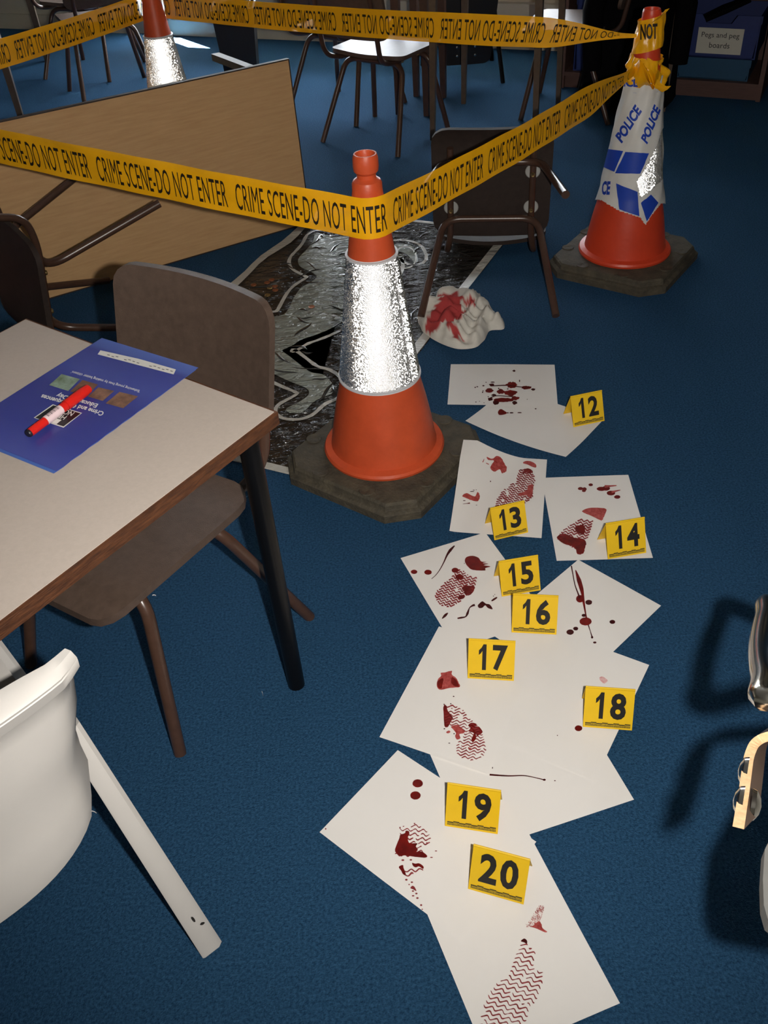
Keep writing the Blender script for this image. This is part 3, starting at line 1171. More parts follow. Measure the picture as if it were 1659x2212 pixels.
for d in ((308, 520, 48, 32), (516, 526, 56, 37), (920, 497, 52, 38), (985, 597, 60, 40)):
    p5.drop(BLOOD, *d, Z5)
p5.streak(BLOODK, [(912, 130), (850, 195), (800, 270), (750, 380), (690, 490), (630, 570), (568, 625)], [8, 21, 14, 8, 6, 5, 4], Z5)
p5.streak(BLOODK, [(955, 1215), (1010, 1205), (1075, 1190), (1105, 1140), (1135, 1060), (1180, 1025), (1215, 1015)], [10, 14, 8, 18, 7, 14, 18], Z5)
p5.stain(BLOODK, [(1258, 1025), (1290, 985), (1330, 960), (1380, 995), (1440, 1010), (1480, 1078), (1410, 1060), (1370, 1020), (1330, 1055), (1280, 1060)], Z5)
p5.stain(BLOODK, [(1460, 950), (1490, 920), (1540, 895), (1545, 915), (1480, 958)], Z5)
p5.stain(BLOODK, [(722, 1222), (755, 1160), (800, 1132), (815, 1140), (780, 1190)], Z5)
p5.drops(BLOODK, [(1492, 883, 7), (1512, 858, 6), (1058, 393, 5, 9)], Z5)
Z6 = (840, 1130, 2.765)
p6.streak(BLOODK, [(1090, 255), (1100, 310), (1112, 370), (1130, 420), (1140, 450)], [4, 3, 3, 4, 6], Z6)
p6.streak(BLOOD, [(1115, 280), (1135, 340), (1150, 390), (1158, 430), (1163, 470), (1175, 540), (1182, 580)], [2, 13, 12, 8, 7, 4, 5], Z6)
for d in ((1142, 452, 24, 22), (1194, 473, 20, 15), (1175, 587, 36, 24), (1165, 551, 14, 9), (1083, 651, 22, 16), (1116, 630, 15, 11), (1335, 590, 17, 12), (1230, 713, 10, 6), (1214, 682, 7, 7)):
    p6.drop(BLOODK if d[2] < 24 else BLOOD, *d, Z6)
p6.streak(BLOODK, [(1190, 605), (1203, 645), (1214, 680)], [4, 2, 4], Z6)
Z7 = (930, 1430, 9.619)
O7 = [(265, 900), (300, 870), (520, 880), (700, 1010), (800, 1160), (960, 1280), (1080, 1440), (1150, 1700), (1170, 1920), (1060, 1980), (900, 2060), (780, 2050), (600, 1990), (520, 1870), (540, 1700), (620, 1600), (700, 1450), (560, 1330), (330, 1340), (280, 1200)]
p7.waves(PRINT, O7, 0.03, 62, 165, 20, 15, Z7, phase=0.45, gap=0.10, seed=5)
p7.stain(BLOOD, [(265, 945), (300, 900), (340, 930), (350, 1000), (410, 1080), (465, 1160), (420, 1240), (370, 1340), (300, 1350), (280, 1250), (272, 1050)], Z7, wob=0.06)
p7.stain(SMEAR, [(430, 1340), (560, 1310), (700, 1420), (690, 1480), (600, 1500), (620, 1580), (550, 1610), (510, 1540), (530, 1480), (470, 1400)], Z7, wob=0.1)
p7.stain(BLOOD, [(780, 1320), (850, 1260), (960, 1290), (920, 1340), (1000, 1340), (1055, 1400), (1080, 1465), (980, 1530), (940, 1500), (950, 1580), (880, 1670), (850, 1600), (900, 1480), (790, 1440), (830, 1370)], Z7, smooth=3)
p7.stain(SMEAR, [(215, 230), (300, 215), (440, 185), (440, 260), (530, 330), (590, 440), (605, 520), (400, 540), (180, 572), (130, 460), (160, 350), (220, 290)], Z7, wob=0.04)
p7.stain(BLOOD, [(150, 400), (210, 350), (270, 350), (250, 450), (230, 545), (170, 540), (140, 460)], Z7, up=0.0010)
p7.stain(BLOOD, [(440, 320), (500, 340), (560, 420), (585, 510), (500, 500), (430, 430)], Z7, up=0.0010)
p7.stain(SMEAR, [(330, 1450), (380, 1425), (415, 1450), (375, 1480), (335, 1475)], Z7)
p7.drops(BLOODK, [(480, 715, 18, 11), (282, 880, 12, 14), (420, 868, 16, 12), (288, 1387, 18, 12), (490, 1490, 16, 12), (390, 1685, 22, 8), (640, 1785, 9), (740, 1825, 9, 13), (1290, 2195, 7, 16)], Z7)
p7.stain(SMEAR, [(780, 1770), (840, 1790), (870, 1820), (800, 1825)], Z7)
Z8 = (950, 1370, 3.53)
p8.drop(BLOOD, 1058, 717, 29, 22, Z8)
p8.stain(SMEARP, [(1218, 335), (1240, 322), (1275, 345), (1278, 360), (1255, 375), (1230, 360)], Z8, wob=0.15)
p8.drops(BLOODK, [(897, 772, 4)], Z8)
p9.streak(BLOODK, [(380, 1071), (520, 1080), (640, 1078), (720, 1092), (795, 1110)], [7, 5, 4, 3, 4], Z8)
p9.drops(BLOODK, [(797, 1110, 12, 8), (878, 1117, 6, 4), (402, 1020, 4, 5)], Z8)
Z10 = (830, 1750, 9.2133)
p10.drop(BLOOD, 665, -533, 103, 80, Z10)
p10.drop(BLOOD, 620, -292, 103, 82, Z10)
O10 = [(300, 340), (590, 270), (800, 330), (950, 520), (940, 630), (860, 680), (700, 740), (780, 830), (850, 950), (600, 960), (200, 920), (230, 750), (300, 540)]
p10.waves(PRINT, O10, 0.05, 84, 160, 24, 15, Z10, phase=0.2, gap=0.03, seed=6)
p10.stain(BLOOD, [(320, 490), (410, 460), (430, 410), (490, 420), (500, 480), (470, 540), (480, 620), (520, 660), (660, 660), (630, 720), (670, 790), (640, 830), (740, 820), (850, 900), (820, 945), (620, 930), (400, 900), (330, 920), (215, 820), (250, 680), (300, 560)], Z10, smooth=3)
p10.stain(BLOOD, [(555, 1050), (620, 1065), (700, 1060), (780, 1120), (770, 1170), (690, 1120), (630, 1140), (575, 1110)], Z10)
p10.stain(BLOOD, [(290, 1130), (370, 1090), (385, 1150), (420, 1240), (430, 1300), (370, 1270), (340, 1210)], Z10)
p10.streak(PRINT, [(390, 1210), (460, 1225), (540, 1175), (620, 1225), (700, 1165), (775, 1195)], [10, 13, 12, 13, 14, 10], Z10)
p10.streak(PRINT, [(420, 1290), (480, 1310), (545, 1250), (580, 1265)], [11, 13, 20, 10], Z10)
p10.stain(PRINT, [(520, 1550), (560, 1505), (605, 1530), (640, 1610), (580, 1580)], Z10)
p10.drops(PRINT, [(370, 995, 30, 18), (530, 990, 26, 16), (440, 1385, 26, 20), (550, 1435, 24, 16), (495, 1480, 15, 14), (572, 1610, 24, 15), (640, 1660, 24, 18), (575, 1705, 26, 15), (660, 1750, 26, 18), (735, 1890, 22, 20), (757, 1973, 16, 11), (1030, 812, 24, 10), (940, 940, 30, 10), (315, 345, 16, 12), (603, 268, 16, 14), (850, 650, 18, 12), (-1165, 372, 14, 18)], Z10)
Z11 = (1010, 1940, 7.213)
O11 = [(830, 700), (960, 720), (1070, 850), (1030, 1050), (1060, 1110), (1195, 1140), (1170, 1330), (1090, 1600), (960, 1720), (940, 1850), (880, 2120), (480, 2420), (60, 2420), (190, 1850), (240, 1680), (330, 1470), (440, 1320), (640, 1200), (660, 1120), (740, 900)]
p11.waves(PRINT, O11, 0.33, 78, 158, 24, 13, Z11, phase=0.55, gap=0.02, seed=8)
p11.stain(BLOODK, [(830, 670), (880, 630), (925, 660), (925, 710), (880, 690)], Z11)
p11.stain(SMEAR, [(900, 400), (1000, 440), (1100, 360), (1150, 400), (1170, 470), (1245, 525), (1200, 530), (1060, 470), (980, 445)], Z11, up=0.0010, wob=0.1)
b = MB()
random.seed(21)
for i in range(300):
    v_, u_ = random.random(), random.random()
    y = 120 + 330 * v_
    x = (1110 - 200 * v_) + (90 + 110 * v_) * u_
    a = random.uniform(-0.8, 0.8) - 0.4
    l, w = random.uniform(7, 19), random.uniform(2.5, 5)
    P = [(x + l * math.cos(a + PI / 2), y + l * math.sin(a + PI / 2)), (x + w, y), (x - l * math.cos(a + PI / 2), y - l * math.sin(a + PI / 2)), (x - w, y)]
    b.add([p11.pt(Z11[0] + q[0] / Z11[2], Z11[1] + q[1] / Z11[2], 0.0012) for q in P], [(0, 1, 2, 3)])
b.build('blood_speckle', SMEAR, p11.o, smooth=False)['kind'] = 'stuff'

# ------------------------------------------------------------------ numbered evidence markers
MLAB = {'12': 'yellow marker 12 at the edge of the curled blank sheet, farthest away',
        '13': 'yellow marker 13 at the foot of the full shoe print by the cone base',
        '14': 'yellow marker 14 on the right-hand sheet with round drops',
        '15': 'yellow marker 15 right of the sheet with the curled streak',
        '16': 'yellow marker 16 left of the long forked blood run',
        '17': 'yellow marker 17 above the heel mark and patchy shoe print',
        '18': 'yellow marker 18 beside a single drop, overhanging the right paper edge',
        '19': 'yellow marker 19 right of two round drops and below the thin streak',
        '20': 'yellow marker 20 on the nearest sheet, largest of the markers'}


def marker(num, pl, pr, z0):
    a, c = fl(*pl, z0), fl(*pr, z0)
    mid = (a + c) / 2
    d = (c - a).normalized()
    w = (c - a).length
    back = Vector((-d.y, d.x, 0))
    e = empty('evidence_marker', mid, MLAB[num], 'marker', 'numbered evidence markers')
    Hh, lean = 0.082 * w / 0.088, math.radians(24)
    up = Vector((0, 0, math.cos(lean))) + back * math.sin(lean)
    n = d.cross(up).normalized()          # faces the reader
    th = 0.0009
    ridge = up * Hh
    foot = back * (2 * Hh * math.sin(lean))

    def slab(A, B, C_, D, nn, name):
        b = MB()
        b.add([A, B, C_, D, A - nn * th, B - nn * th, C_ - nn * th, D - nn * th],
              [(0, 1, 2, 3), (7, 6, 5, 4), (0, 4, 5, 1), (1, 5, 6, 2), (2, 6, 7, 3), (3, 7, 4, 0)])
        return b.build(name, MARK, e, smooth=False)
    h = w / 2
    front = slab(-d * h, d * h, d * h + ridge, -d * h + ridge, n, 'front_panel')
    n2 = Vector((back.x, back.y, 0)) * math.cos(lean) + Vector((0, 0, math.sin(lean)))
    slab(d * h + foot, -d * h + foot, -d * h + ridge, d * h + ridge, n2, 'rear_panel')
    b = MB()
    b.tube([-d * h + ridge - Vector((0, 0, 0.0012)), d * h + ridge - Vector((0, 0, 0.0012))], 0.0022, 8)
    b.build('fold', MARK, e)
    y0, y1 = 0.235, 0.885
    for ch, (x0, x1) in zip(num, ((-0.345, -0.025), (0.025, 0.345))):
        if ch == '1':      # figure one with a flag and no foot
            v = [(0.62, 0), (1.0, 0), (1.0, 1.0), (0.70, 1.0), (0.52, 0.86), (0.28, 0.76), (0.28, 0.58), (0.46, 0.64), (0.62, 0.74)]
            f = [tuple(range(9))]
            x0, x1 = x0 + 0.01, x0 + 0.235
        else:
            v, f = text_geo(ch, 0.035)
        b = MB()
        b.add([d * (w * (x0 + (x1 - x0) * x)) + up * (Hh * (y0 + (y1 - y0) * y)) + n * 0.0004 for x, y in v], f)
        b.build('digit', MARKK, front, smooth=False)
    b = MB()
    b.add([d * (w * x) + up * (Hh * y) + n * 0.0003 for x, y in ((-0.46, 0.045), (0.46, 0.045), (0.46, 0.125), (-0.46, 0.125))], [(0, 1, 2, 3)])
    b.build('scale_strip', MARKO, front, smooth=False)
    b = MB()
    for k in range(8):
        xa, xb = -0.46 + 0.115 * k, -0.46 + 0.115 * (k + 1)
        ya = 0.125 if k % 2 else 0.105
        b.add([d * (w * x) + up * (Hh * y) + n * 0.0006 for x, y in ((xa, ya), (xb, ya), (xb, ya + 0.02), (xa, ya + 0.02))], [(0, 1, 2, 3)])
    b.build('scale_bars', MARKK, front, smooth=False)
    b = MB()
    for k in range(46):
        xa = -0.45 + 0.02 * k
        hh = 0.05 if k % 5 == 0 else 0.03
        b.add([d * (w * x) + up * (Hh * y) + n * 0.0006 for x, y in ((xa, 0.045), (xa + 0.006, 0.045), (xa + 0.006, 0.045 + hh), (xa, 0.045 + hh))], [(0, 1, 2, 3)])
    b.build('scale_ticks', MARKK, front, smooth=False)
    return e


for num, pl, pr, z0 in (('12', (1239, 923), (1306, 909), 0.003), ('13', (1068, 1167), (1141, 1150), 0.004), ('14', (1313, 1208), (1396, 1194), 0.003),
                        ('15', (1084, 1289), (1168, 1275), 0.004), ('16', (1105, 1366), (1202, 1371), 0.005), ('17', (1010, 1465), (1110, 1471), 0.006),
                        ('18', (1259, 1570), (1365, 1578), 0.006), ('19', (961, 1784), (1075, 1802), 0.006), ('20', (1011, 1920), (1131, 1954), 0.006)):
    marker(num, pl, pr, z0)

# ------------------------------------------------------------------ black body-outline mat on the carpet
MT = Vector((0.450, 0.893, 0)).normalized()
MN = Vector((MT.y, -MT.x, 0))
MN0, MN1, MT0, MT1 = -1.755, -0.972, 1.572, 3.12
matC = MT * ((MT0 + MT1) / 2) + MN * ((MN0 + MN1) / 2)


def mp(n, t, z):
    return MT * t + MN * n + Vector((0, 0, z)) - matC


b = MB()
wig = lambda t: 0.006 * math.sin(t * 9) + 0.004 * math.sin(t * 23)
L = [mp(MN0 + wig(MT0 + (MT1 - MT0) * k / 30), MT0 + (MT1 - MT0) * k / 30, 0) for k in range(31)]
Rr = [mp(MN1 + 0.4 * wig(MT0 + (MT1 - MT0) * k / 30), MT0 + (MT1 - MT0) * k / 30, 0) for k in range(31)]
vs = [p + Vector((0, 0, z)) for z in (0.0004, 0.0016) for p in L + Rr]
fs = [(62 + k, 62 + 31 + k, 62 + 32 + k, 62 + k + 1) for k in range(30)]
fs += [(k, k + 1, 63 + k, 62 + k) for k in range(30)] + [(31 + k + 1, 31 + k, 93 + k, 94 + k) for k in range(30)]
b.add(vs, fs)
bodymat = b.build('body_outline_mat', MATK, None, loc=matC, label='black plastic mat printed with a chalk-outlined grey body', cat='mat', smooth=False)
for nm, pts in (('border_strip', (MN0, MN0 + 0.032, MT0, MT1)), ('border_strip', (MN1 - 0.030, MN1, MT0, MT1)), ('border_strip', (MN0, MN1, MT0, MT0 + 0.026)), ('border_strip', (MN0, MN1, MT1 - 0.02, MT1))):
    n0, n1, t0, t1 = pts
    b = MB()
    NK = 24
    vs = []
    for k in range(NK + 1):
        t = t0 + (t1 - t0) * k / NK
        w = wig(t) if n0 == MN0 and n1 < -1.5 else 0
        vs += [mp(n0 + w, t, 0.0022), mp(n1 + w + (0.006 * math.sin(t * 14) if w else 0), t, 0.0022)]
    b.add(vs, [(2 * k, 2 * k + 1, 2 * k + 3, 2 * k + 2) for k in range(NK)])
    b.build(nm, MATW, bodymat, smooth=False)
FZ = (480, 470, 4.097)
fig = [(830, 135), (800, 215), (740, 290), (682, 350), (672, 400), (700, 440), (780, 478), (835, 515), (800, 560), (700, 620), (640, 700), (590, 800), (540, 858), (430, 880), (330, 900),
       (100, 950), (-60, 990), (-60, 1075), (100, 1068), (330, 1056), (405, 1052), (320, 1092), (255, 1130), (208, 1185), (225, 1250), (300, 1300), (450, 1380), (600, 1450), (700, 1490), (762, 1525),
       (760, 1572), (690, 1625), (590, 1675), (565, 1700), (590, 1722), (680, 1732), (740, 1700), (800, 1640), (880, 1590), (965, 1560), (992, 1510), (960, 1450), (890, 1388),
       (790, 1370), (700, 1310), (600, 1230), (530, 1178), (560, 1160), (640, 1120), (700, 1080), (850, 1030), (1000, 960), (1150, 860), (1300, 760), (1420, 640), (1480, 520), (1520, 440), (1500, 340), (1560, 300), (1640, 330), (1700, 400), (1730, 380), (1700, 270), (1600, 230), (1480, 240), (1400, 260), (1300, 210), (1150, 150), (1000, 170), (900, 148)]
fp = [Vector((FZ[0] + x / FZ[2], FZ[1] + y / FZ[2])) for x, y in fig]
fc = catmull(fp, 3)
fw = [fl(p.x, p.y, 0.0026) - matC for p in fc]


def flatpoly(name, pts, m, parent):
    bm = bmesh.new()
    f = bm.faces.new([bm.verts.new(p) for p in pts])
    bmesh.ops.triangulate(bm, faces=[f])
    for f in bm.faces:
        f.normal_update()
        if f.normal.z < 0:
            f.normal_flip()
    me = bpy.data.meshes.new(name)
    bm.to_mesh(me)
    bm.free()
    o = bpy.data.objects.new(name, me)
    COL.objects.link(o)
    me.materials.append(m)
    o.parent = parent
    return o


flatpoly('printed_figure', fw, MATG, bodymat)['label'] = 'grey printed body silhouette'
# chalk line: offset outline of the figure
ar = sum(fw[i - 1].x * fw[i].y - fw[i].x * fw[i - 1].y for i in range(len(fw)))
sg = 1 if ar > 0 else -1
ol = []
N_ = len(fw)
for i in range(N_):
    t = (fw[(i + 2) % N_] - fw[i - 2])
    n = Vector((t.y, -t.x, 0)).normalized() * sg
    ol.append(fw[i] + n * 0.033)
for _ in range(2):
    ol = [(ol[i - 1] + ol[i] * 2 + ol[(i + 1) % N_]) / 4 for i in range(N_)]
b = MB()
vs = []
for i in range(N_):
    t = ol[(i + 1) % N_] - ol[i - 1]
    n = Vector((t.y, -t.x, 0)).normalized()
    w = 0.0062 + 0.0022 * noise.noise(ol[i] * 90)
    vs += [Vector((*(ol[i] - n * w).xy, 0.0029)), Vector((*(ol[i] + n * w).xy, 0.0029))]
b.add(vs, [(2 * i, 2 * i + 1, (2 * i + 3) % (2 * N_), (2 * i + 2) % (2 * N_)) for i in range(N_)])
b.build('chalk_line', MATW, bodymat, smooth=False)
# raised creases of the shiny film, thickest towards the far end
FILM = mat('film_crease', (0.035, 0.034, 0.033), 0.10, spec=0.6, noise_amt=0.1)
rg = random.Random(11)
b = MB()
for k in range(95):
    far = rg.random() ** 0.55
    t = MT0 + 0.25 + (MT1 - MT0 - 0.30) * far
    nn = MN0 + 0.10 + (MN1 - MN0 - 0.2) * rg.random()
    a = rg.uniform(-0.5, 0.5) + (0.0 if rg.random() < 0.7 else 1.2)
    dirv = (MN * math.cos(a) + MT * math.sin(a)).normalized()
    side = Vector((-dirv.y, dirv.x, 0))
    Lr = rg.uniform(0.03, 0.13)
    wr = rg.uniform(0.003, 0.007)
    hr = rg.uniform(0.0012, 0.0045)
    c = mp(nn, t, 0.0030)
    vs = []
    for i in range(7):
        u = i / 6
        e_ = math.sin(PI * u)
        p = c + dirv * (Lr * (u - 0.5)) + side * (0.006 * math.sin(u * 5 + k))
        vs += [p - side * wr * e_, p + Vector((0, 0, hr * e_)), p + side * wr * e_]
    b.add(vs, [f for i in range(6) for f in ((3 * i, 3 * i + 1, 3 * i + 4, 3 * i + 3), (3 * i + 1, 3 * i + 2, 3 * i + 5, 3 * i + 4))])
b.build('film_creases', FILM, bodymat, angle=100)['kind'] = 'stuff'
# ring of the head outline
for cx, cy, rx, ry in ((876, 556, 24, 25),):
    b = MB()
    vs = []
    for k in range(32):
        q = 2 * PI * k / 32
        for s_ in (0.88, 1.0):
            vs.append(fl(cx + rx * s_ * math.cos(q), cy + ry * s_ * math.sin(q), 0.003) - matC)
    b.add(vs, [(2 * k, 2 * k + 1, (2 * k + 3) % 64, (2 * k + 2) % 64) for k in range(32)])
    b.build('chalk_line', MATW, bodymat, smooth=False)

for i, (x, y, m) in enumerate(((548, 616, 0), (577, 611, 0), (587, 605, 0), (583, 622, 1), (594, 619, 0), (595, 627, 0), (578, 638, 1), (673, 663, 0))):
    lab = ('lone dark copper coin on the grey printed figure' if i == 7 else
           ['copper coin lying farthest left in the little cluster', 'copper coin in the cluster, left of the topmost one', 'topmost copper coin of the cluster on the black mat', 'brass coin overlapped by copper ones in the middle of the cluster', 'copper coin in the cluster, upper one of the overlapping right pair', 'copper coin at the right end of the cluster, lower one', 'brass coin lowest in the cluster on the black mat'][i])
    b = MB()
    z0 = 0.0032 + (0.0017 if i in (2, 4) else 0.0034 if i == 5 else 0)
    b.lathe([(0.0, 0.0), (0.0100, 0.0), (0.0102, 0.0004), (0.0102, 0.0012), (0.0099, 0.0016), (0.0090, 0.0014), (0.0, 0.0014)], 20)
    b.build('coin', COINB if m else COPPER, None, loc=fl(x, y, z0), label=lab, cat='coin', group='coins on the black mat')

# ------------------------------------------------------------------ blood-stained rag
pxs = [(903, 690), (906, 662), (935, 655), (945, 637), (985, 630), (1022, 636), (1050, 655), (1068, 675), (1087, 690), (1088, 709), (1058, 713), (1046, 733), (1025, 749), (988, 752), (955, 741), (930, 728), (912, 712)]
rc_ = fl(992, 700, 0)
ring = [fl(x, y, 0.006) - rc_ for x, y in catmull([Vector(p) for p in pxs], 5)]
b = MB()
NR = 26
n = len(ring)
vs = []
cols = []


def rag_h(p, t):
    q = p * 9
    f1 = abs(noise.noise(Vector((q.x * 1.0 + 3, q.y * 1.6, 0.3))))
    f2 = abs(noise.noise(Vector((q.x * 2.3 - q.y * 1.3, q.y * 1.0 + 5, 1.3))))
    f3 = noise.noise(Vector((q.x * 4.1, q.y * 4.4, 4)))
    env = (1 - t ** 4) ** 0.6
    f4 = abs(noise.noise(Vector((q.x * 1.5 + q.y * 2.2 + 8, q.y * 0.7 - q.x * 0.5, 2.1))))
    return 0.006 + env * (0.016 + 0.022 * (1 - 2.6 * f1) + 0.016 * (1 - 3 * f2) + 0.016 * (1 - 3.2 * f4) + 0.003 * f3)


for j in range(NR + 1):
    t = j / NR
    for k in range(n):
        p = ring[k] * t
        z = max(0.004, rag_h(p, t)) if t < 1 else 0.003
        vs.append(Vector((p.x + 0.004 * noise.noise(p * 30), p.y, z)))
fs = [(j * n + k, j * n + (k + 1) % n, (j + 1) * n + (k + 1) % n, (j + 1) * n + k) for j in range(NR) for k in range(n)]
b.add(vs, [tuple(reversed(f)) for f in fs])
rag = b.build('cloth_rag', SHIRT, None, loc=rc_, label='crumpled white rag smeared with red beside the overturned chair', cat='rag', angle=180)
ca = rag.data.color_attributes.new('stain', 'FLOAT_COLOR', 'POINT')
RED = [[(945, 640), (985, 632), (1000, 640), (990, 665), (950, 660)], [(925, 720), (918, 690), (945, 655), (990, 655), (1000, 672), (960, 690), (945, 715)], [(960, 690), (975, 690), (1000, 735), (985, 730)], [(1000, 645), (1018, 640), (1030, 660), (1010, 662)], [(975, 665), (1010, 672), (990, 690), (965, 692)]]
for i, v in enumerate(rag.data.vertices):
    x, y = proj(v.co + rc_)
    x += 7 * noise.noise(v.co * 60)
    y += 7 * noise.noise(v.co * 60 + Vector((5, 0, 0)))
    hit = any(inside((x, y), q) for q in RED)
    k = 1.0 if hit else 0.0
    ca.data[i].color = (k, k, k, 1)
nt = SHIRT.node_tree
bs = nt.nodes['Principled BSDF']
at = nt.nodes.new('ShaderNodeAttribute')
at.attribute_name = 'stain'
mx = nt.nodes.new('ShaderNodeMix')
mx.data_type = 'RGBA'
prev = bs.inputs['Base Color'].links[0].from_socket
nt.links.new(at.outputs['Fac'], mx.inputs[0])
nt.links.new(prev, mx.inputs[6])
mx.inputs[7].default_value = (0.42, 0.055, 0.055, 1)
nt.links.new(mx.outputs[2], bs.inputs['Base Color'])


# ------------------------------------------------------------------ school chairs
def school_chair(label, seatm=BROWN, tube=TUBE, group='brown school chairs'):
    e = empty('school_chair', (0, 0, 0), label, 'chair', group)
    SH = 0.378

    def seatf(u, v, s):
        z = SH - 0.010 * math.cos(min(1, abs(u) / 0.19) * PI) * 0.4 - 0.004
        if v > 0.17:
            z -= 5.0 * (v - 0.17) ** 2
        if v < -0.08:
            z += 1.8 * (v + 0.08) ** 2
        return Vector((u, v, z - (0.016 if s else 0)))
    seat = panel('seat', seatm, e, 0.188, -0.135, 0.236, 0.055, seatf, nu=14, nv=10)

    def backf(u, v, s):
        tl = (v - 0.44) / 0.26
        y = -0.178 - 0.060 * tl - 0.030 * (1 - (u / 0.19) ** 2) + (0.0 if not s else -0.015)
        return Vector((u, y, v))
    panel('backrest', seatm, e, 0.188, 0.455, 0.700, 0.038, backf, nu=14, nv=8)
    for sx in (-1, 1):
        b = MB()
        b.tube(rounded([(sx * 0.128, 0.175, SH - 0.031), (sx * 0.130, -0.12, SH - 0.031), (sx * 0.145, -0.205, SH - 0.002), (sx * 0.148, -0.222, 0.46), (sx * 0.142, -0.262, 0.66)], 0.06, 6), 0.0105, 10)
        b.build('back_frame', tube, e)
        for nm, y0, y1 in (('front', 0.135, 0.200), ('rear', -0.055, -0.200)):
            b = MB()
            b.tube(rounded([(0, y0, SH - 0.048), (sx * 0.150, y0, SH - 0.048), (sx * 0.208, y1, 0.0)], 0.055, 7), 0.0118, 10)
            b.build('leg', tube, e)
        for y in (0.09, -0.03):
            b = MB()
            M = Matrix.Translation((sx * 0.128, y, SH - 0.0215))
            b.lathe([(0.0, -0.0035), (0.021, -0.0035), (0.0235, -0.001), (0.0235, 0.002), (0, 0.002)], 20, M=M)
            w = b.build('washer', WASHER, seat)
            b = MB()
            M = Matrix.Translation((sx * 0.128, y, SH - 0.044))
            b.lathe([(0.0025, 0.003), (0.003, -0.001), (0.0065, -0.002), (0.0075, 0.001), (0.006, 0.006)], 10, M=M)
            b.build('bolt', BRASS, e)
    return e


def frame_to(o, origin, X, Y, Z):
    o.matrix_world = Matrix(((X.x, Y.x, Z.x, origin.x), (X.y, Y.y, Z.y, origin.y), (X.z, Y.z, Z.z, origin.z), (0, 0, 0, 1)))


chairA = school_chair('brown chair with speckled worn backrest tucked under the grey table')
chairA.location = (-0.458, 1.340, 0)
fy = Vector((-0.588, -0.809, 0))
chairA.rotation_euler = (0, 0, math.atan2(-fy.x, fy.y))

# chair on its back: the seat underside faces the camera
chairC = copy_tree(chairA)
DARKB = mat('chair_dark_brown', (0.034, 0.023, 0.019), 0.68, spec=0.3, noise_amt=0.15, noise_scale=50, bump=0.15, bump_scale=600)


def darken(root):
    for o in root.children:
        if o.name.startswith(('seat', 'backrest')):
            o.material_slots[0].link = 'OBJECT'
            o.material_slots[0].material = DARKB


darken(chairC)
chairC['label'] = 'dark brown chair tipped on its back with seat underside showing'
hC = Vector((0.147, 0.989, 0)).normalized()
tilt = math.radians(6.4)
UPV = Vector((0, 0, 1))
Zc = (hC * math.cos(tilt) + UPV * math.sin(tilt)).normalized()
Yc = (UPV * math.cos(tilt) - hC * math.sin(tilt)).normalized()
Xc = Yc.cross(Zc)
rearfoot_mid = Vector((0.365, 2.600, 0.012))
frame_to(chairC, rearfoot_mid + Yc * 0.200, Xc, Yc, Zc)

# chair lying on its side at the left, legs pointing right
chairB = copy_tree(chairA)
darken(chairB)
chairB['label'] = 'dark chair fallen forward with two legs pointing across the tipped table'
# fallen forward: rear legs in the air, front legs and seat front on the carpet
_R = Matrix(((-0.4003, -0.1301, -0.9071), (0.9151, -0.0054, -0.4031), (0.0476, -0.9915, 0.1212)))
_o = Vector((-0.698, 2.885, 0.213))
_ft = _o + _R @ Vector((-0.208, -0.2, 0))
_Q = Matrix.Rotation(math.radians(13), 3, 'Z')
_R2 = _Q @ _R
frame_to(chairB, _ft + _Q @ (_o - _ft), _R2.col[0], _R2.col[1], _R2.col[2])


def place_chair(label, loc, yaw, group=None):
    c = copy_tree(chairA)
    c['label'] = label
    c.location = loc
    c.rotation_euler = (0, 0, yaw)
    if group:
        c['group'] = group
    return c


def yaw_of(x, y):
    return math.atan2(-x, y)


place_chair('chair with grey sheen seat standing behind the tape, nearest of the far pair', (0.13, 4.36, 0), yaw_of(0.62, 0.78))
place_chair('chair with window-bright seat half hidden by the tape, rear of the far pair', (-0.04, 4.80, 0), yaw_of(0.62, 0.78))
place_chair('chair at the far left whose brown seat shows above the tape', (-1.47, 5.82, 0), yaw_of(0.35, 0.94))
place_chair('chair at the far left whose legs cross below the tape', (-1.27, 5.34, 0), yaw_of(-0.4, 0.92))
place_chair('chair leg pair seen under the dark coat by the police cone', (1.02, 4.56, 0), yaw_of(-0.93, 0.37))

# ------------------------------------------------------------------ grey table at the front left
TZ = 0.64
tc = fl(600, 888, TZ)
te1 = Vector((-0.467, 0.358, 0)).normalized()      # along the far short edge
te2 = Vector((-te1.y, te1.x, 0))
if te2.y > 0:
    te2 = -te2
TL1, TL2 = 0.60, 1.20
ftab = empty('classroom_table', tc + te1 * 0.3 + te2 * 0.6 - Vector((0, 0, TZ)), 'grey-topped classroom table with worn wooden edge and black legs', 'table')
FO = ftab.location.copy()


def tabp(a, c, z):
    return tc + te1 * a + te2 * c + Vector((0, 0, z - TZ)) - FO


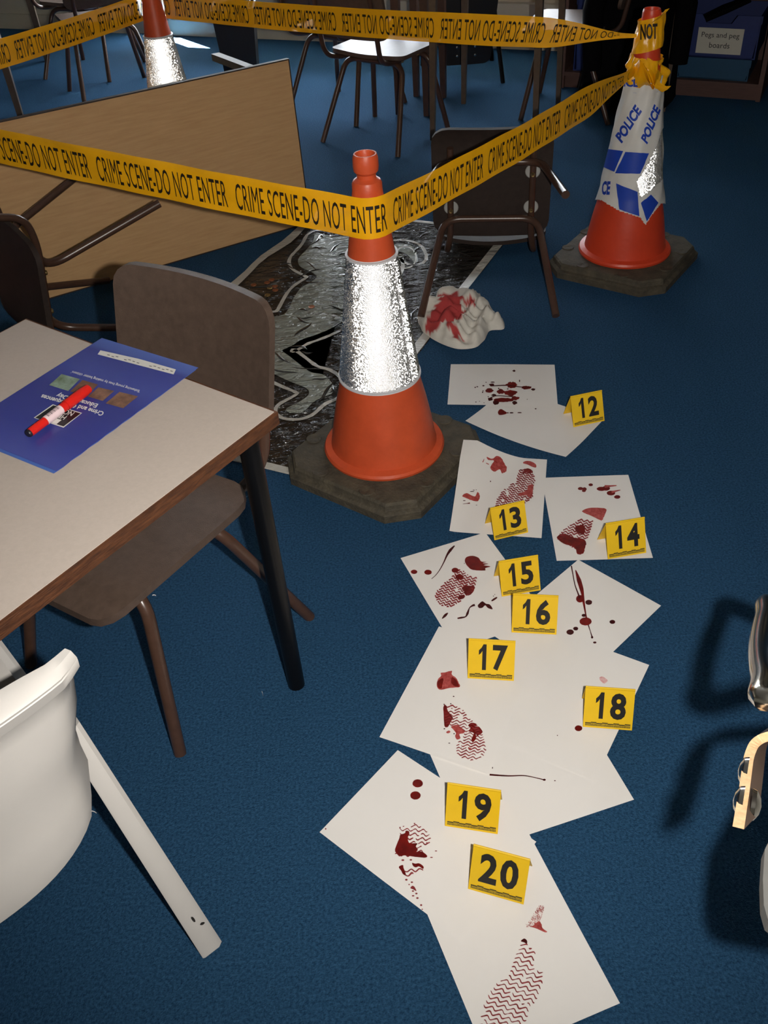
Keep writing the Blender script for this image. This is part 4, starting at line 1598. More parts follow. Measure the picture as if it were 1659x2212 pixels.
b = MB()
i_ = 0.004
qs = [(i_, i_), (TL1 - i_, i_), (TL1 - i_, TL2 - i_), (i_, TL2 - i_)]
b.add([tabp(*q, z) for z in (TZ - 0.022, TZ) for q in qs], [(3, 2, 1, 0), (4, 5, 6, 7), (0, 1, 5, 4), (1, 2, 6, 5), (2, 3, 7, 6), (3, 0, 4, 7)])
b.build('table_top', TOPG, ftab, smooth=False)
for (a0, a1, c0, c1) in ((0, i_, 0, TL2), (TL1 - i_, TL1, 0, TL2), (i_, TL1 - i_, 0, i_), (i_, TL1 - i_, TL2 - i_, TL2)):
    b = MB()
    qs = [(a0, c0), (a1, c0), (a1, c1), (a0, c1)]
    b.add([tabp(*q, z) for z in (TZ - 0.024, TZ - 0.0012) for q in qs], [(3, 2, 1, 0), (4, 5, 6, 7), (0, 1, 5, 4), (1, 2, 6, 5), (2, 3, 7, 6), (3, 0, 4, 7)])
    b.build('edge_strip', EDGEW, ftab, smooth=False, label='worn dark wooden edging')
for a, c in ((0.045, 0.03), (TL1 - 0.045, 0.03), (0.045, TL2 - 0.03), (TL1 - 0.045, TL2 - 0.03)):
    b = MB()
    sa = -0.012 if a < 0.3 else 0.012
    b.tube([tabp(a, c, TZ - 0.024), tabp(a + sa * 0.5, c, 0.3), tabp(a + sa, c, 0.002)], [0.0175, 0.0172, 0.0165], 16)
    b.build('leg', BLACKM, ftab)
b = MB()
for a0, c0, a1, c1 in ((0.045, 0.03, TL1 - 0.045, 0.03), (0.045, TL2 - 0.03, TL1 - 0.045, TL2 - 0.03), (0.045, 0.03, 0.045, TL2 - 0.03), (TL1 - 0.045, 0.03, TL1 - 0.045, TL2 - 0.03)):
    b.tube([tabp(a0, c0, TZ - 0.038), tabp(a1, c1, TZ - 0.038)], 0.011, 8)
b.build('under_frame', BLACKM, ftab)

# booklet
BZ = TZ + 0.0035
bA, bB, bC = fl(220, 730, BZ), fl(427, 795, BZ), fl(123, 1020, BZ)
bx = (bB - bA).normalized()
by = (bC - bB).normalized()
bw, bl = (bB - bA).length, (bC - bB).length
bo = bA.copy()
book = empty('booklet', (bo.x, bo.y, TZ), 'glossy blue crime education booklet lying open-side down on the grey table', 'booklet')
book.matrix_world = Matrix(((bx.x, by.x, 0, bo.x), (bx.y, by.y, 0, bo.y), (0, 0, 1, TZ), (0, 0, 0, 1)))
bkinv = book.matrix_world.inverted()


def leaf(name, m, zf, grow=0.0, off=(0, 0)):
    b = MB()
    NX, NY = 14, 18
    vs = []
    for sd in (0, 1):
        for j in range(NY + 1):
            for i in range(NX + 1):
                u, v = i / NX, j / NY
                vs.append(Vector((bw * u + off[0] + (0.0007 * math.sin(v * 55) if i == NX else 0), bl * v + off[1], zf(u, v) - sd * 0.0004)))
    C = NX + 1
    R = (NY + 1) * C
    fs = []
    for j in range(NY):
        for i in range(NX):
            a = j * C + i
            fs += [(a, a + C, a + C + 1, a + 1), (R + a, R + a + 1, R + a + C + 1, R + a + C)]
    b.add(vs, fs)
    return b.build(name, m, book, angle=80)


nt = BLUEPR.node_tree
tcn = nt.nodes.new('ShaderNodeTexCoord')
sx_ = nt.nodes.new('ShaderNodeSeparateXYZ')
rp = nt.nodes.new('ShaderNodeValToRGB')
mr = nt.nodes.new('ShaderNodeMath')
mr.operation = 'MULTIPLY'
mr.inputs[1].default_value = 1 / bl
nt.links.new(tcn.outputs['Object'], sx_.inputs['Vector'])
nt.links.new(sx_.outputs['Y'], mr.inputs[0])
nt.links.new(mr.outputs[0], rp.inputs['Fac'])
cr = rp.color_ramp
cr.elements[0].position = 0.0
cr.elements[0].color = (0.085, 0.14, 0.44, 1)
cr.elements[1].position = 1.0
cr.elements[1].color = (0.06, 0.075, 0.32, 1)
for pos, c in ((0.07, (0.07, 0.11, 0.38, 1)), (0.11, (0.042, 0.052, 0.26, 1)), (0.30, (0.052, 0.07, 0.31, 1)), (0.48, (0.035, 0.042, 0.23, 1)), (0.80, (0.036, 0.045, 0.25, 1))):
    q = cr.elements.new(pos)
    q.color = c
nt.links.new(rp.outputs['Color'], nt.nodes['Principled BSDF'].inputs['Base Color'])
cover = leaf('front_cover', BLUEPR, lambda u, v: 0.0035 + 0.0006 * math.sin(3 * v) + 0.010 * max(0, v - 0.8) * max(0, 0.5 - u))
leaf('back_cover', BLUEPR2, lambda u, v: 0.0012, off=(-0.002, 0.004))


def bk(px, py, up=0.0012):
    p = bkinv @ fl(px, py, BZ + up)
    u, v = p.x / bw, p.y / bl
    return Vector((p.x, p.y, 0.0035 + 0.0006 * math.sin(3 * v) + 0.010 * max(0, v - 0.8) * max(0, 0.5 - u) + up))


def bk_poly(name, m, pts, up):
    b = MB()
    P = [bk(x, y, up) for x, y in pts]
    if (P[1] - P[0]).cross(P[2] - P[0]).z < 0:
        P.reverse()
    b.add(P, [tuple(range(len(P)))])
    return b.build(name, m, cover, smooth=False)


def bk_text(body, base, end, up, bold, m=WHITEPR, lift=0.0010):
    v, f = text_geo(body, bold)
    B, E_, U = Vector(base), Vector(end), Vector(up)
    b = MB()
    b.add([bk(*(B + (E_ - B) * x + U * y), lift) for x, y in v], f)
    return b.build('lettering', m, cover, smooth=False)


bk_poly('name_strip', WHITEPR, [(217, 757), (300, 776), (379, 799), (374, 810), (296, 789), (211, 766)], 0.0006)
for k in range(16):
    xa = 232 + 9 * k
    ya = 766 + 2.35 * k + 1.2 * math.sin(k * 2.1)
    if k not in (3, 8, 9):
        bk_poly('ink_stroke', BLACKPR, [(xa, ya), (xa + 5.5, ya + 1.4), (xa + 5, ya + 2.6), (xa - 0.5, ya + 1.2)], 0.0010)
bk_text("'Enhancing young lives by making better citizens'", (304, 843), (157, 800), (-4, 7), 0.01)
bk_text('Crime and Consequences', (228, 889), (95, 850), (-8, 12), 0.025)
bk_text('Education Day', (215, 872), (128, 848), (-8, 11), 0.025)
for m, q in ((PHA, ((134, 809), (173, 820), (148, 846), (107, 833))), (PHB, ((179, 822), (212, 832), (188, 857), (152, 847))), (PHC, ((213, 838), (247, 846), (222, 868), (190, 858))), (PHC, ((258, 848), (298, 858), (266, 884), (228, 873)))):
    bk_poly('photo_print', m, q, 0.0006)
bk_poly('logo_panel', WHITEPR, [(115, 875), (178, 894), (138, 926), (74, 904)], 0.0006)
bk_poly('logo_panel', BLACKPR, [(116, 877), (175, 895), (138, 923), (77, 904)], 0.0009)
bk_poly('logo_panel', WHITEPR, [(121, 905), (134, 909), (123, 918), (110, 914)], 0.0012)
bk_text('NOT', (163, 892), (135, 884), (-9, 9), 0.01, lift=0.0013)
bk_text('HM', (146, 901), (128, 895), (-8, 8), 0.01, lift=0.0013)

# red marker pen
pz = BZ + 0.0105
pa, pb = fl(60, 938, pz), fl(193, 838, pz)
pen = empty('marker_pen', pa, 'red marker pen with a white barcode label lying on the booklet', 'pen')
ax = (pb - pa).normalized()
PL = (pb - pa).length
Mx = ax.to_track_quat('Z', 'Y').to_matrix().to_4x4()


def penpart(nm, m, prof, parent=pen):
    b = MB()
    b.lathe([(r, z * PL) for r, z in prof], 20, M=Mx)
    return b.build(nm, m, parent)


body_ = penpart('barrel', PENR, [(0.0062, 0.03), (0.0066, 0.06), (0.0068, 0.40), (0.0074, 0.57), (0.0074, 0.60)])
penpart('end_plug', BLACKPR, [(0.0, 0.0), (0.0050, 0.0), (0.0060, 0.012), (0.0062, 0.03)])
penpart('cap', PENR, [(0.0080, 0.60), (0.0083, 0.62), (0.0083, 0.90), (0.0070, 0.985), (0.0045, 1.0), (0, 1.0)])
penpart('label_wrap', PENW, [(0.0071, 0.27), (0.0076, 0.52)], body_)
b = MB()
for k in range(11):
    z = (0.31 + 0.017 * k) * PL
    wv = 0.0007 if k % 3 else 0.0012
    vs = []
    for j in range(7):
        q = -0.2 + 1.5 * j / 6
        for dz in (0, wv):
            vs.append((Mx @ Vector((0.0078 * math.cos(q + 0.9), 0.0078 * math.sin(q + 0.9), z + dz))))
    b.add(vs, [(2 * j, 2 * j + 1, 2 * j + 3, 2 * j + 2) for j in range(6)])
b.build('barcode', BLACKPR, body_, smooth=False)

# ------------------------------------------------------------------ beech table tipped on its side
pA, pB = Vector((-1.190, 2.897, 0)), Vector((-0.200, 3.440, 0))
tdx = (pB - pA).normalized()
tlen = (pB - pA).length
tb_ = Vector((-tdx.y, tdx.x, 0))             # away from camera: where the legs point
tz_ = (Vector((0, 0, 1)) + tb_ * 0.05).normalized()
tb_ = tdx.cross(tz_).normalized()
if tb_.y < 0:
    tb_ = -tb_
ttab = empty('tipped_table', pA.lerp(pB, 0.5), 'light beech table lying on its side with its top facing the camera', 'table')
ttab.matrix_world = Matrix(((tdx.x, tz_.x, -tb_.x, ttab.location.x), (tdx.y, tz_.y, -tb_.y, ttab.location.y), (tdx.z, tz_.z, -tb_.z, 0), (0, 0, 0, 1)))
TH = 0.575
hl = tlen / 2
b = MB()
b.box(-hl + 0.004, hl - 0.004, 0.004, TH - 0.004, -0.018, 0.0)
b.build('table_top', BEECH, ttab, smooth=False)
for q in ((-hl, hl, 0, 0.004), (-hl, hl, TH - 0.004, TH), (-hl, -hl + 0.004, 0.004, TH - 0.004), (hl - 0.004, hl, 0.004, TH - 0.004)):
    b = MB()
    b.box(*q, -0.019, 0.0006)
    b.build('edge_strip', LIP, ttab, smooth=False)
for sx in (-1, 1):
    for y in (0.06, TH - 0.055):
        b = MB()
        x = sx * (hl - 0.06)
        b.box(x - 0.016, x + 0.016, y - 0.012, y + 0.012, -0.53, -0.018)
        b.build('leg', STEELM, ttab, smooth=False)
b = MB()
b.box(-hl + 0.06, hl - 0.06, 0.05, 0.07, -0.045, -0.018)
b.box(-hl + 0.06, hl - 0.06, TH - 0.065, TH - 0.045, -0.045, -0.018)
b.build('under_frame', STEELM, ttab, smooth=False)

# ------------------------------------------------------------------ white moulded chair, lower left
wch = empty('plastic_chair', (-0.50, 0.80, 0), 'white moulded plastic chair at the lower left corner', 'chair')
WO = wch.location.copy()
wd_ = Vector((-0.79, -0.61, 0)).normalized()
wn_ = Vector((0.61, -0.79, 0)).normalized()
E5 = [(fl(150, 1413, 0.640), -0.018), (fl(163, 1418, 0.640), -0.002), (fl(176, 1432, 0.630), 0.006), (fl(180, 1446, 0.612), 0.008), (fl(179, 1452, 0.606), 0.004), (fl(183, 1490, 0.575), 0.008), (fl(190, 1540, 0.530), 0.018),
      (fl(188, 1575, 0.500), 0.026), (fl(186, 1605, 0.470), 0.035), (fl(196, 1638, 0.435), 0.048), (fl(212, 1672, 0.400), 0.060), (fl(214, 1695, 0.380), 0.062)]
WW = 0.40
NC = 28
b = MB()
vs = []
for sd in (0, 1):
    for j, (p, bul) in enumerate(E5):
        for k in range(NC + 1):
            t = k / NC
            s = WW * t
            bb = bul * (1 - (2 * t - 1) ** 4) + 0.018 * math.sin(PI * t)
            fold = 0.030 * math.exp(-(s / 0.016) ** 2) + 0.030 * math.exp(-((WW - s) / 0.016) ** 2)
            drop = 0.0
            low = max(0.0, (j - 6) / 5)
            if low > 0:
                drop = 0.02 * low * math.sin(PI * min(1, t * 1.2)) ** 0.8
            q = p + wd_ * s + wn_ * (bb - fold * (0.4 if j < 4 else 1)) + Vector((0, 0, -drop))
            if sd:
                q = q - (wn_ * 0.005 if j >= 4 else Vector((0, 0, 0.005)))
            vs.append(q - WO)
C = NC + 1
R = len(E5) * C
fs = []
for j in range(len(E5) - 1):
    for k in range(NC):
        a = j * C + k
        fs += [(a, a + C, a + C + 1, a + 1), (R + a, R + a + 1, R + a + C + 1, R + a + C)]
for j in range(len(E5) - 1):
    for k, fl_ in ((0, 1), (NC, 0)):
        a = j * C + k
        q = (a, a + C, R + a + C, R + a)
        fs.append(q if not fl_ else tuple(reversed(q)))
for k in range(NC):
    a = (len(E5) - 1) * C + k
    fs.append((a, a + 1, R + a + 1, R + a))
b.add(vs, fs)
b.build('backrest', WHITEP, wch, angle=50)
lt, lb = fl(170, 1598, 0.43) - wn_ * 0.03, fl(455, 2046, 0.0)


def wleg(a, c, name, m=WHITEP, w=0.0165, t=0.011):
    ax_ = (c - a).normalized()
    side = ax_.cross(Vector((ray(330, 1850)).normalized())).normalized()
    dep = side.cross(ax_).normalized()
    b = MB()
    vs = []
    for i in range(5):
        tt = i / 4
        p = a.lerp(c, tt)
        ww = w * (0.86 + 0.22 * tt)
        for sx, sy in ((-1, -0.8), (-0.8, -1), (0.6, -1), (1, -0.5), (1, 1), (-1, 1)):
            v = p + side * ww * sx + dep * t * sy
            if i == 4:
                v.z = max(0.0, min(v.z, 0.004))
            vs.append(v - WO)
    b.add(vs, [(i * 6 + k, i * 6 + (k + 1) % 6, (i + 1) * 6 + (k + 1) % 6, (i + 1) * 6 + k) for i in range(4) for k in range(6)] + [tuple(range(5, -1, -1)), tuple(24 + k for k in range(6))])
    return b.build(name, m, wch, angle=40)


legR = wleg(lt, lb, 'leg')
for x, y, a, l in ((418, 1986, 1.0, 7), (438, 1995, -0.6, 5)):
    b = MB()
    P = []
    for k in range(8):
        q = 2 * PI * k / 8
        dx, dy = l * math.cos(q), 2.6 * math.sin(q)
        px, py = x + dx * math.cos(a) - dy * math.sin(a), y + dx * math.sin(a) + dy * math.cos(a)
        # on the front face of the leg
        t_ = (py - 1640) / (2046 - 1640)
        z_ = 0.415 * (1 - t_) + 0.020
        P.append(fl(px, py, z_ + 0.008) - WO)
    b.add(P, [tuple(range(8))])
    b.build('scuff', SCUFF, legR, smooth=False)
llt = lt + wd_ * 0.37
wleg(llt, lb + wd_ * 0.42, 'leg')
wleg(llt - wn_ * 0.36, lb + wd_ * 0.42 - wn_ * 0.46, 'leg')
wleg(lt - wn_ * 0.36 + wd_ * 0.02, lb - wn_ * 0.46 + wd_ * 0.0, 'leg')
b = MB()
vs = []
for sd in (0, 1):
    for j in range(9):
        for k in range(9):
            u, v = k / 8, j / 8
            q = lt + wd_ * (0.015 + 0.36 * u) - wn_ * (-0.04 + 0.40 * v) + Vector((0, 0, -0.045 - 0.02 * math.sin(PI * u) - 0.006 * sd - (0.02 * max(0, v - 0.8) / 0.2)))
            vs.append(q - WO)
fs = []
for j in range(8):
    for k in range(8):
        a = j * 9 + k
        fs += [(a, a + 1, a + 10, a + 9), (81 + a, 81 + a + 9, 81 + a + 10, 81 + a + 1)]
b.add(vs, fs)
b.build('seat', WHITEP, wch, angle=50)

# ------------------------------------------------------------------ plywood and chrome chair, cut off by the right edge
rch = empty('plywood_chair', (0.52, 0.45, 0), 'plywood chair with chrome tubes at the right edge of the frame', 'chair')
RO = rch.location.copy()
SZ = 0.745
V3 = Vector
prof = [fl(1595, 1788, 0.850), fl(1608, 1705, 0.822), fl(1618, 1632, 0.800), fl(1630, 1604, 0.793), fl(1655, 1590, 0.788), V3((0.34, 0.455, 0.785)), V3((0.46, 0.47, 0.782))]
prof = rounded(prof, 0.012, 4)
ext = V3((0.53, 0.58, -0.62)).normalized()
EXL = 0.05
nP = len(prof)
vd = ray(1620, 1680).normalized()
inner = []
for i, p in enumerate(prof):
    t = (prof[min(i + 1, nP - 1)] - prof[max(i - 1, 0)]).normalized()
    q = t.cross(vd).normalized()
    inner.append(p + q * 0.0037)
outer = [p * 2 - r for p, r in zip(prof, inner)]
vs = [p - RO for p in inner] + [p - RO for p in outer]
vs += [p + ext * EXL - RO for p in inner] + [p + ext * EXL - RO for p in outer]
fa = []
for i in range(nP - 1):
    fa += [(i, i + 1, 2 * nP + i + 1, 2 * nP + i), (nP + i + 1, nP + i, 3 * nP + i, 3 * nP + i + 1), (2 * nP + i, 2 * nP + i + 1, 3 * nP + i + 1, 3 * nP + i)]
fa += [(0, 2 * nP, 3 * nP, nP), (nP - 1, 2 * nP - 1, 4 * nP - 1, 3 * nP - 1)]
b = MB()
b.add(vs, fa)
bkr = b.build('arm_panel', PLYF, rch, label='dark veneered bent plywood arm')
pe = MB()
pe.add([v - ext * 0.0004 for v in vs[:2 * nP]], [(i, nP + i, nP + i + 1, i + 1) for i in range(nP - 1)])
pe.build('ply_edge', PLY, bkr, smooth=False, label='pale cut plywood edge')
d_ = (prof[1] - prof[0]).normalized().cross(vd).normalized()
for t_, sgn in ((0.28, 1), (0.28, -1), (0.80, 1)):
    p = prof[0].lerp(prof[1].lerp(fl(1618, 1632, 0.800), 0.7), t_)
    Mq = Matrix.Translation(p + d_ * sgn * 0.0037 + ext * 0.020 - RO) @ (d_ * sgn).to_track_quat('Z', 'Y').to_matrix().to_4x4()
    b = MB()
    b.lathe([(0.0, 0.006), (0.006, 0.005), (0.011, 0.002), (0.012, -0.001), (0.0, -0.001)], 16, M=Mq)
    b.build('bolt', CHROME, rch)
b = MB()
loop = [V3((0.47, 0.57, 0.728)), V3((0.45, 0.62, 0.71)), fl(1668, 1303, 0.72), fl(1652, 1335, 0.75), fl(1641, 1400, 0.79), fl(1648, 1465, 0.83), fl(1668, 1512, 0.85), V3((0.38, 0.46, 0.850)), V3((0.445, 0.455, 0.82)), V3((0.45, 0.45, 0.728))]
b.tube([p - RO for p in catmull(loop, 5, False)], 0.0095, 12)
b.build('arm_tube', CHROME, rch)
sq = [fl(1652, 1835, SZ), fl(1648, 1900, SZ), fl(1650, 1955, SZ), fl(1660, 1990, SZ), fl(1685, 2010, SZ), V3((0.60, 0.22, SZ)), V3((0.67, 0.25, SZ)), V3((0.70, 0.32, SZ)), V3((0.72, 0.56, SZ)), V3((0.68, 0.61, SZ)), V3((0.50, 0.61, SZ)), V3((0.44, 0.57, SZ))]
n = len(sq)
b = MB()
b.add([p - RO for p in sq] + [p - RO - V3((0, 0, 0.014)) for p in sq], [tuple(range(n)), tuple(range(2 * n - 1, n - 1, -1))] + [(i, (i + 1) % n, n + (i + 1) % n, n + i) for i in range(n)])
b.build('seat', GREYP, rch, smooth=False)
top = [V3((0.36, 0.33, 0.72)), V3((0.47, 0.57, 0.72)), V3((0.67, 0.57, 0.72)), V3((0.65, 0.32, 0.72))]
foot_ = [V3((0.53, 0.30, 0.0)), V3((0.68, 0.68, 0.0)), V3((0.86, 0.68, 0.0)), V3((0.84, 0.26, 0.0))]
for t_, f_ in zip(top, foot_):
    b = MB()
    b.tube([t_ - RO, f_ - RO], 0.011, 10)
    b.build('leg', CHROME, rch)
b = MB()
b.tube([p - RO for p in rounded(top + [top[0]], 0.03, 4)], 0.0105, 10)
b.build('seat_frame', CHROME, rch)

# ------------------------------------------------------------------ far tables (tops above the frame, legs in view)
def far_table(label, legs, z, m_leg, w=0.018, top_over=0.04, square=True, top=None):
    """legs: floor points of the four feet, in order round the table"""
    c = sum(legs, Vector((0, 0, 0))) / 4
    e = empty('school_table', c, label, 'table', 'tables along the far side')
    b = MB()
    out = [p + (p - c).normalized() * top_over - c for p in legs]
    b.add([Vector((p.x, p.y, z - 0.022)) for p in out] + [Vector((p.x, p.y, z)) for p in out], [(3, 2, 1, 0), (4, 5, 6, 7), (0, 1, 5, 4), (1, 2, 6, 5), (2, 3, 7, 6), (3, 0, 4, 7)])
    b.build('table_top', TOPG, e, smooth=False)
    ang = math.atan2((legs[1] - legs[0]).y, (legs[1] - legs[0]).x)
    for p in legs:
        b = MB()
        t = p.lerp(c, 0.05) - c
        f_ = p - c
        vs = []
        for zz, q, ww in ((z - 0.022, t, w * 1.25), (0.0, f_, w * 0.8)):
            for k in range(4):
                a = ang + PI / 4 + k * PI / 2
                vs.append(Vector((q.x + ww * 1.414 * math.cos(a), q.y + ww * 1.414 * math.sin(a), zz)))
        b.add(vs, [(0, 1, 5, 4), (1, 2, 6, 5), (2, 3, 7, 6), (3, 0, 4, 7), (3, 2, 1, 0), (4, 5, 6, 7)])
        b.build('leg', m_leg, e, smooth=False)
    b = MB()
    for i in range(4):
        a, q = legs[i].lerp(c, 0.05) - c, legs[(i + 1) % 4].lerp(c, 0.05) - c
        b.tube([Vector((a.x, a.y, z - 0.045)), Vector((q.x, q.y, z - 0.045))], 0.012, 6)
    b.build('under_frame', m_leg, e)
    return e


def rect(p, d1, l1, l2):
    d1 = Vector((d1[0], d1[1], 0)).normalized()
    d2 = Vector((-d1.y, d1.x, 0))
    return [p, p + d1 * l1, p + d1 * l1 + d2 * l2, p + d2 * l2]


def quad_legs(p, a, la, c, lc):
    a, c = Vector((*a, 0)).normalized() * la, Vector((*c, 0)).normalized() * lc
    return [p, p + a, p + a + c, p + c]


far_table('table whose upright leg stands behind the overturned chair', quad_legs(fl(935, 302), (0.93, -0.37), 0.46, (0.37, 0.93), 0.52), 0.66, TUBEG, 0.0125)
far_table('small stand whose dark tapered leg is behind the grey-seated chair', quad_legs(fl(862, 246), (0.37, 0.93), 0.28, (0.93, -0.37), 0.14), 0.72, TUBE, 0.016)
far_table('table with square grey-brown legs at the far left behind the tape', [fl(46, 255), fl(46, 255) + Vector((-0.12, 1.1, 0)), fl(46, 255) + Vector((-0.72, 1.05, 0)), fl(46, 255) + Vector((-0.60, -0.05, 0))], 0.66, TUBEG, 0.017)

far_table('narrow table whose grey leg rises just right of the police-tape cone', quad_legs(fl(1432, 240), (0.93, -0.37), 0.62, (0.37, 0.93), 0.15), 0.66, TUBEG, 0.0125)

# shelving with storage trays
sd_ = Vector((1.939 - 1.573, 4.66 - 4.945, 0)).normalized()
sb_ = Vector((-sd_.y, sd_.x, 0))
sd_ = Vector((math.cos(math.radians(-27)), math.sin(math.radians(-27)), 0))
sb_ = Vector((-sd_.y, sd_.x, 0))
so = Vector((1.405, 4.690, 0)) - sd_ * 0.42
shelf = empty('shelf_unit', so, 'low dark brown shelving unit holding blue storage trays', 'shelf')
SM = Matrix(((sd_.x, sb_.x, 0, 0), (sd_.y, sb_.y, 0, 0), (0, 0, 1, 0), (0, 0, 0, 1)))
SMW = Matrix.Translation(so) @ SM


def shbox(name, q, m=SHELFW, parent=shelf):
    b = MB()
    b.box(*q, SM)
    return b.build(name, m, parent, smooth=False)


SX = [0.0, 0.47, 0.93]
for x in SX:
    shbox('upright', (x - 0.01, x + 0.01, 0, 0.42, 0.0, 0.86))
for z in (0.075, 0.45, 0.84):
    shbox('shelf_board', (0.0, 0.93, 0.002, 0.42, z - 0.018, z))
shbox('plinth', (0.0, 0.93, 0.02, 0.035, 0.0, 0.06))
shbox('back_panel', (0.0, 0.93, 0.405, 0.415, 0.06, 0.84))


def tray(label, x0, x1, z0, z1, m, notch=True, tagtext=None, y0=0.03):
    e = empty('storage_tray', SMW @ Vector(((x0 + x1) / 2, y0, z0)), label, 'tray', 'storage trays on the shelf')
    cx = (x0 + x1) / 2
    T_ = Matrix.Translation((-cx, -y0, -z0))
    d = 0.012

    def bx(name, q, mm, par=e):
        b = MB()
        b.box(q[0] - cx, q[1] - cx, q[2] - y0, q[3] - y0, q[4] - z0, q[5] - z0, SM)
        return b.build(name, mm, par, smooth=False)
    b = MB()
    hw = (x1 - x0) / 2
    h = z1 - z0
    pts = [(-hw * 0.9, 0), (hw * 0.9, 0), (hw * 0.98, h - 0.035), (hw, h - 0.03), (hw, h)]
    pts += [(hw * 0.42, h), (hw * 0.30, h - 0.035), (-hw * 0.30, h - 0.035), (-hw * 0.42, h)] if notch else []
    pts += [(-hw, h), (-hw, h - 0.03), (-hw * 0.98, h - 0.035)]
    vs = [SM @ Vector((x, 0.0, z)) for x, z in pts] + [SM @ Vector((x, 0.006, z)) for x, z in pts]
    n = len(pts)
    b.add(vs, [tuple(range(n)), tuple(range(2 * n - 1, n - 1, -1))] + [(i, n + i, n + (i + 1) % n, (i + 1) % n) for i in range(n)])
    b.build('front_panel', m, e, smooth=False)
    bx('side_panel', (x0 + 0.004, x0 + 0.010, y0, y0 + 0.34, z0, z1 - 0.01), m)
    bx('side_panel', (x1 - 0.010, x1 - 0.004, y0, y0 + 0.34, z0, z1 - 0.01), m)
    bx('bottom', (x0 + 0.01, x1 - 0.01, y0, y0 + 0.34, z0, z0 + 0.006), m)
    bx('rear_panel', (x0 + 0.01, x1 - 0.01, y0 + 0.334, y0 + 0.34, z0, z1 - 0.01), m)
    return e


t1 = tray('dark blue tray labelled Pegs and peg boards, resting on a teal box', 0.515, 0.885, 0.170, 0.350, BLUETR)
cardw, cardh = 0.200, 0.108
b = MB()
b.box(-cardw / 2 + 0.015, cardw / 2 + 0.015, -0.003, -0.001, 0.018, 0.018 + cardh, SM)
card = b.build('label_card', CARD, t1, smooth=False, label='white card with black lettering')
for body, x0, x1, z0, z1 in (('Pegs and peg', -0.068, 0.098, 0.080, 0.108), ('boards', -0.028, 0.062, 0.043, 0.066)):
    v, f = text_geo(body, 0.0)
    b = MB()
    b.add([SM @ Vector((x0 + (x1 - x0) * x, -0.0036, z0 + (z1 - z0) * y)) for x, y in v], f)
    b.build('lettering', BLACKPR, card, smooth=False)
tray('teal blue box underneath the labelled peg tray', 0.540, 0.870, 0.076, 0.168, BLUETR2, False)
t3 = tray('tall dark blue tray left of the labelled peg tray', 0.04, 0.455, 0.076, 0.400, BLUETR)
b = MB()
b.box(-0.06, 0.16, -0.003, -0.001, 0.16, 0.25, SM)
b.build('label_card', CARD, t3, smooth=False)
b = MB()
pb_ = SMW @ Vector((0.70, 0.16, 0.30))
b.tube([Vector((-0.10, 0.02, 0.0)), Vector((0.0, 0, 0.045)), Vector((0.10, -0.02, 0.085))], [0.05, 0.06, 0.045], 8, flat=0.25)
b.build('peg_board', BLACKP, None, loc=pb_, label='dark board poking out of the labelled peg tray', cat='board', smooth=False)
# glazed cabinet at the right edge
gc = empty('metal_cabinet', SMW @ Vector((1.10, -0.06, 0)), 'dark cabinet with a pale metal edge at the far right', 'cabinet')
for nm, q, m in (('body', (0.012, 0.55, 0.004, 0.45, 0.02, 0.9), BLACKP), ('edge_trim', (0.0, 0.012, -0.004, 0.02, 0.02, 0.9), SLEEVE_EDGE), ('base_rail', (0.0, 0.55, -0.006, 0.02, 0.0, 0.02), SLEEVE_EDGE)):
    b = MB()
    b.box(*q, SM)
    b.build(nm, m, gc, smooth=False)

# black waste bin beside the far window wall
be = empty('waste_bin', (-0.60, 5.5, 0), 'black square bin standing behind the tipped table', 'bin')
b = MB()
vs = []
for z, h, i in ((0.0, 0.085, 0), (0.33, 0.108, 0), (0.335, 0.114, 0), (0.35, 0.114, 0), (0.35, 0.104, 0), (0.02, 0.08, 0)):
    vs += [Vector((x * h, y * h, z)) for x, y in ((-1, -1), (1, -1), (1, 1), (-1, 1))]
b.add(vs, [(j * 4 + k, j * 4 + (k + 1) % 4, j * 4 + 4 + (k + 1) % 4, j * 4 + 4 + k) for j in range(5) for k in range(4)] + [(3, 2, 1, 0), (20, 21, 22, 23)])
b.build('bin_body', BLACKP, be, smooth=False)
b = MB()
b.tube([Vector((0.116 * math.cos(q) * 1.0, 0.116 * math.sin(q), 0.345)) for q in [PI / 4 + k * PI / 2 for k in range(5)]], 0.006, 6)
b.build('rim', BLACKP, be)

# black moulded chair seen from behind, four bolts in the shell
bc = empty('black_chair', (0.57, 5.05, 0), 'black moulded chair with four bright bolts behind the far tape', 'chair')


def shf(u, v, s):
    k = 1.0 + 0.30 * (v - 0.12) / 0.35
    return Vector((u * k, -0.02 - 0.10 * (v - 0.1) + 0.25 * u * u + (0.012 if s else 0), v))


panel('backrest', BLACKP, bc, 0.125, 0.10, 0.45, 0.035, shf, nu=10, nv=8)
for x in (-0.045, 0.045):
    for z in (0.145, 0.185):
        b = MB()
        Mq = Matrix.Translation((x, -0.030, z)) @ Matrix.Rotation(PI / 2, 4, 'X')
        b.lathe([(0, 0.004), (0.006, 0.003), (0.007, 0.0), (0, 0)], 10, M=Mq)
        b.build('bolt', CHROME, bc)
panel('seat', BLACKP, bc, 0.19, 0.02, 0.38, 0.06, lambda u, v, s: Vector((u, v, 0.40 - (0.014 if s else 0))), nu=8, nv=8)
for sx in (-1, 1):
    for y, y2 in ((0.05, -0.02), (0.33, 0.40)):
        b = MB()
        b.tube([(sx * 0.14, y, 0.39), (sx * 0.19, y2, 0.0)], 0.011, 8)
        b.build('leg', BLACKM, bc)

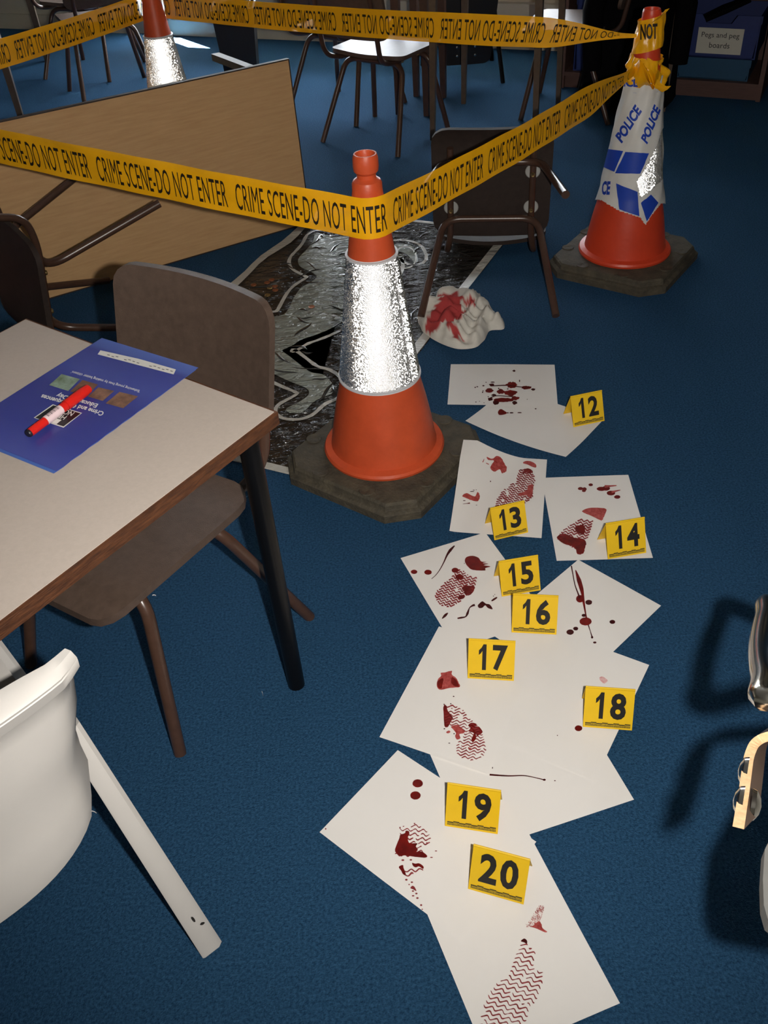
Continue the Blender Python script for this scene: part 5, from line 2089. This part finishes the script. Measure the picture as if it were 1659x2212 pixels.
# dark coat hanging over the chair beside the police cone
coat = empty('black_coat', (1.24, 4.48, 0), 'black coat draped over a chair behind the police-tape cone', 'coat')
b = MB()
n, m = 40, 16
vs = []
for j in range(m + 1):
    z = 0.70 - 0.66 * j / m
    for k in range(n):
        q = 2 * PI * k / n
        rx = 0.17 + 0.05 * (j / m) + 0.02 * math.sin(5 * q + j * 0.2)
        ry = 0.07 + 0.05 * (j / m) + 0.015 * math.sin(7 * q)
        if j == 0:
            rx *= 0.8
            ry *= 0.4
        zz = z + (0.05 * math.sin(2 * q + 1) if j == m else 0)
        vs.append(Vector((rx * math.cos(q), ry * math.sin(q), zz)))
b.add(vs, [(j * n + k, (j + 1) * n + k, (j + 1) * n + (k + 1) % n, j * n + (k + 1) % n) for j in range(m) for k in range(n)] + [tuple(range(n))])
b.build('coat_body', CLOTHK, coat, angle=80)
for sx in (-1, 1):
    b = MB()
    b.tube([(sx * 0.15, -0.06, 0.64), (sx * 0.20, -0.10, 0.45), (sx * 0.19, -0.12, 0.22)], [0.05, 0.045, 0.04], 10)
    b.build('sleeve', CLOTHK, coat)

# specks of paper on the carpet
for i, (x, y, l, a, lab) in enumerate(((200, 1752, 9, 0.2, 'tiny curl of white paper on the carpet beside the white chair leg'), (567, 1497, 5, 1.3, 'tiny white paper scrap on the carpet below the black table leg'), (333, 1285, 4, 0.1, 'tiny white scrap on the carpet under the brown chair seat'), (1265, 2148, 4, 0.5, 'tiny white fleck near the bottom edge of the carpet'))):
    b = MB()
    P = []
    for k in range(5):
        t = k / 4 - 0.5
        px, py = x + l * 2 * t * math.cos(a), y + l * 2 * t * math.sin(a) + 3 * t * t * l * 0.4
        P += [fl(px, py - 1, 0.003 + 0.002 * abs(t)), fl(px, py + 1, 0.002 + 0.002 * abs(t))]
    o0 = Vector((P[4].x, P[4].y, 0))
    if i == 3:
        continue
    b.add([p - o0 for p in P], [(2 * k, 2 * k + 1, 2 * k + 3, 2 * k + 2) for k in range(4)])
    b.build('paper_scrap', PAPER, None, loc=o0, label=lab, cat='scrap', group='paper scraps on the carpet')
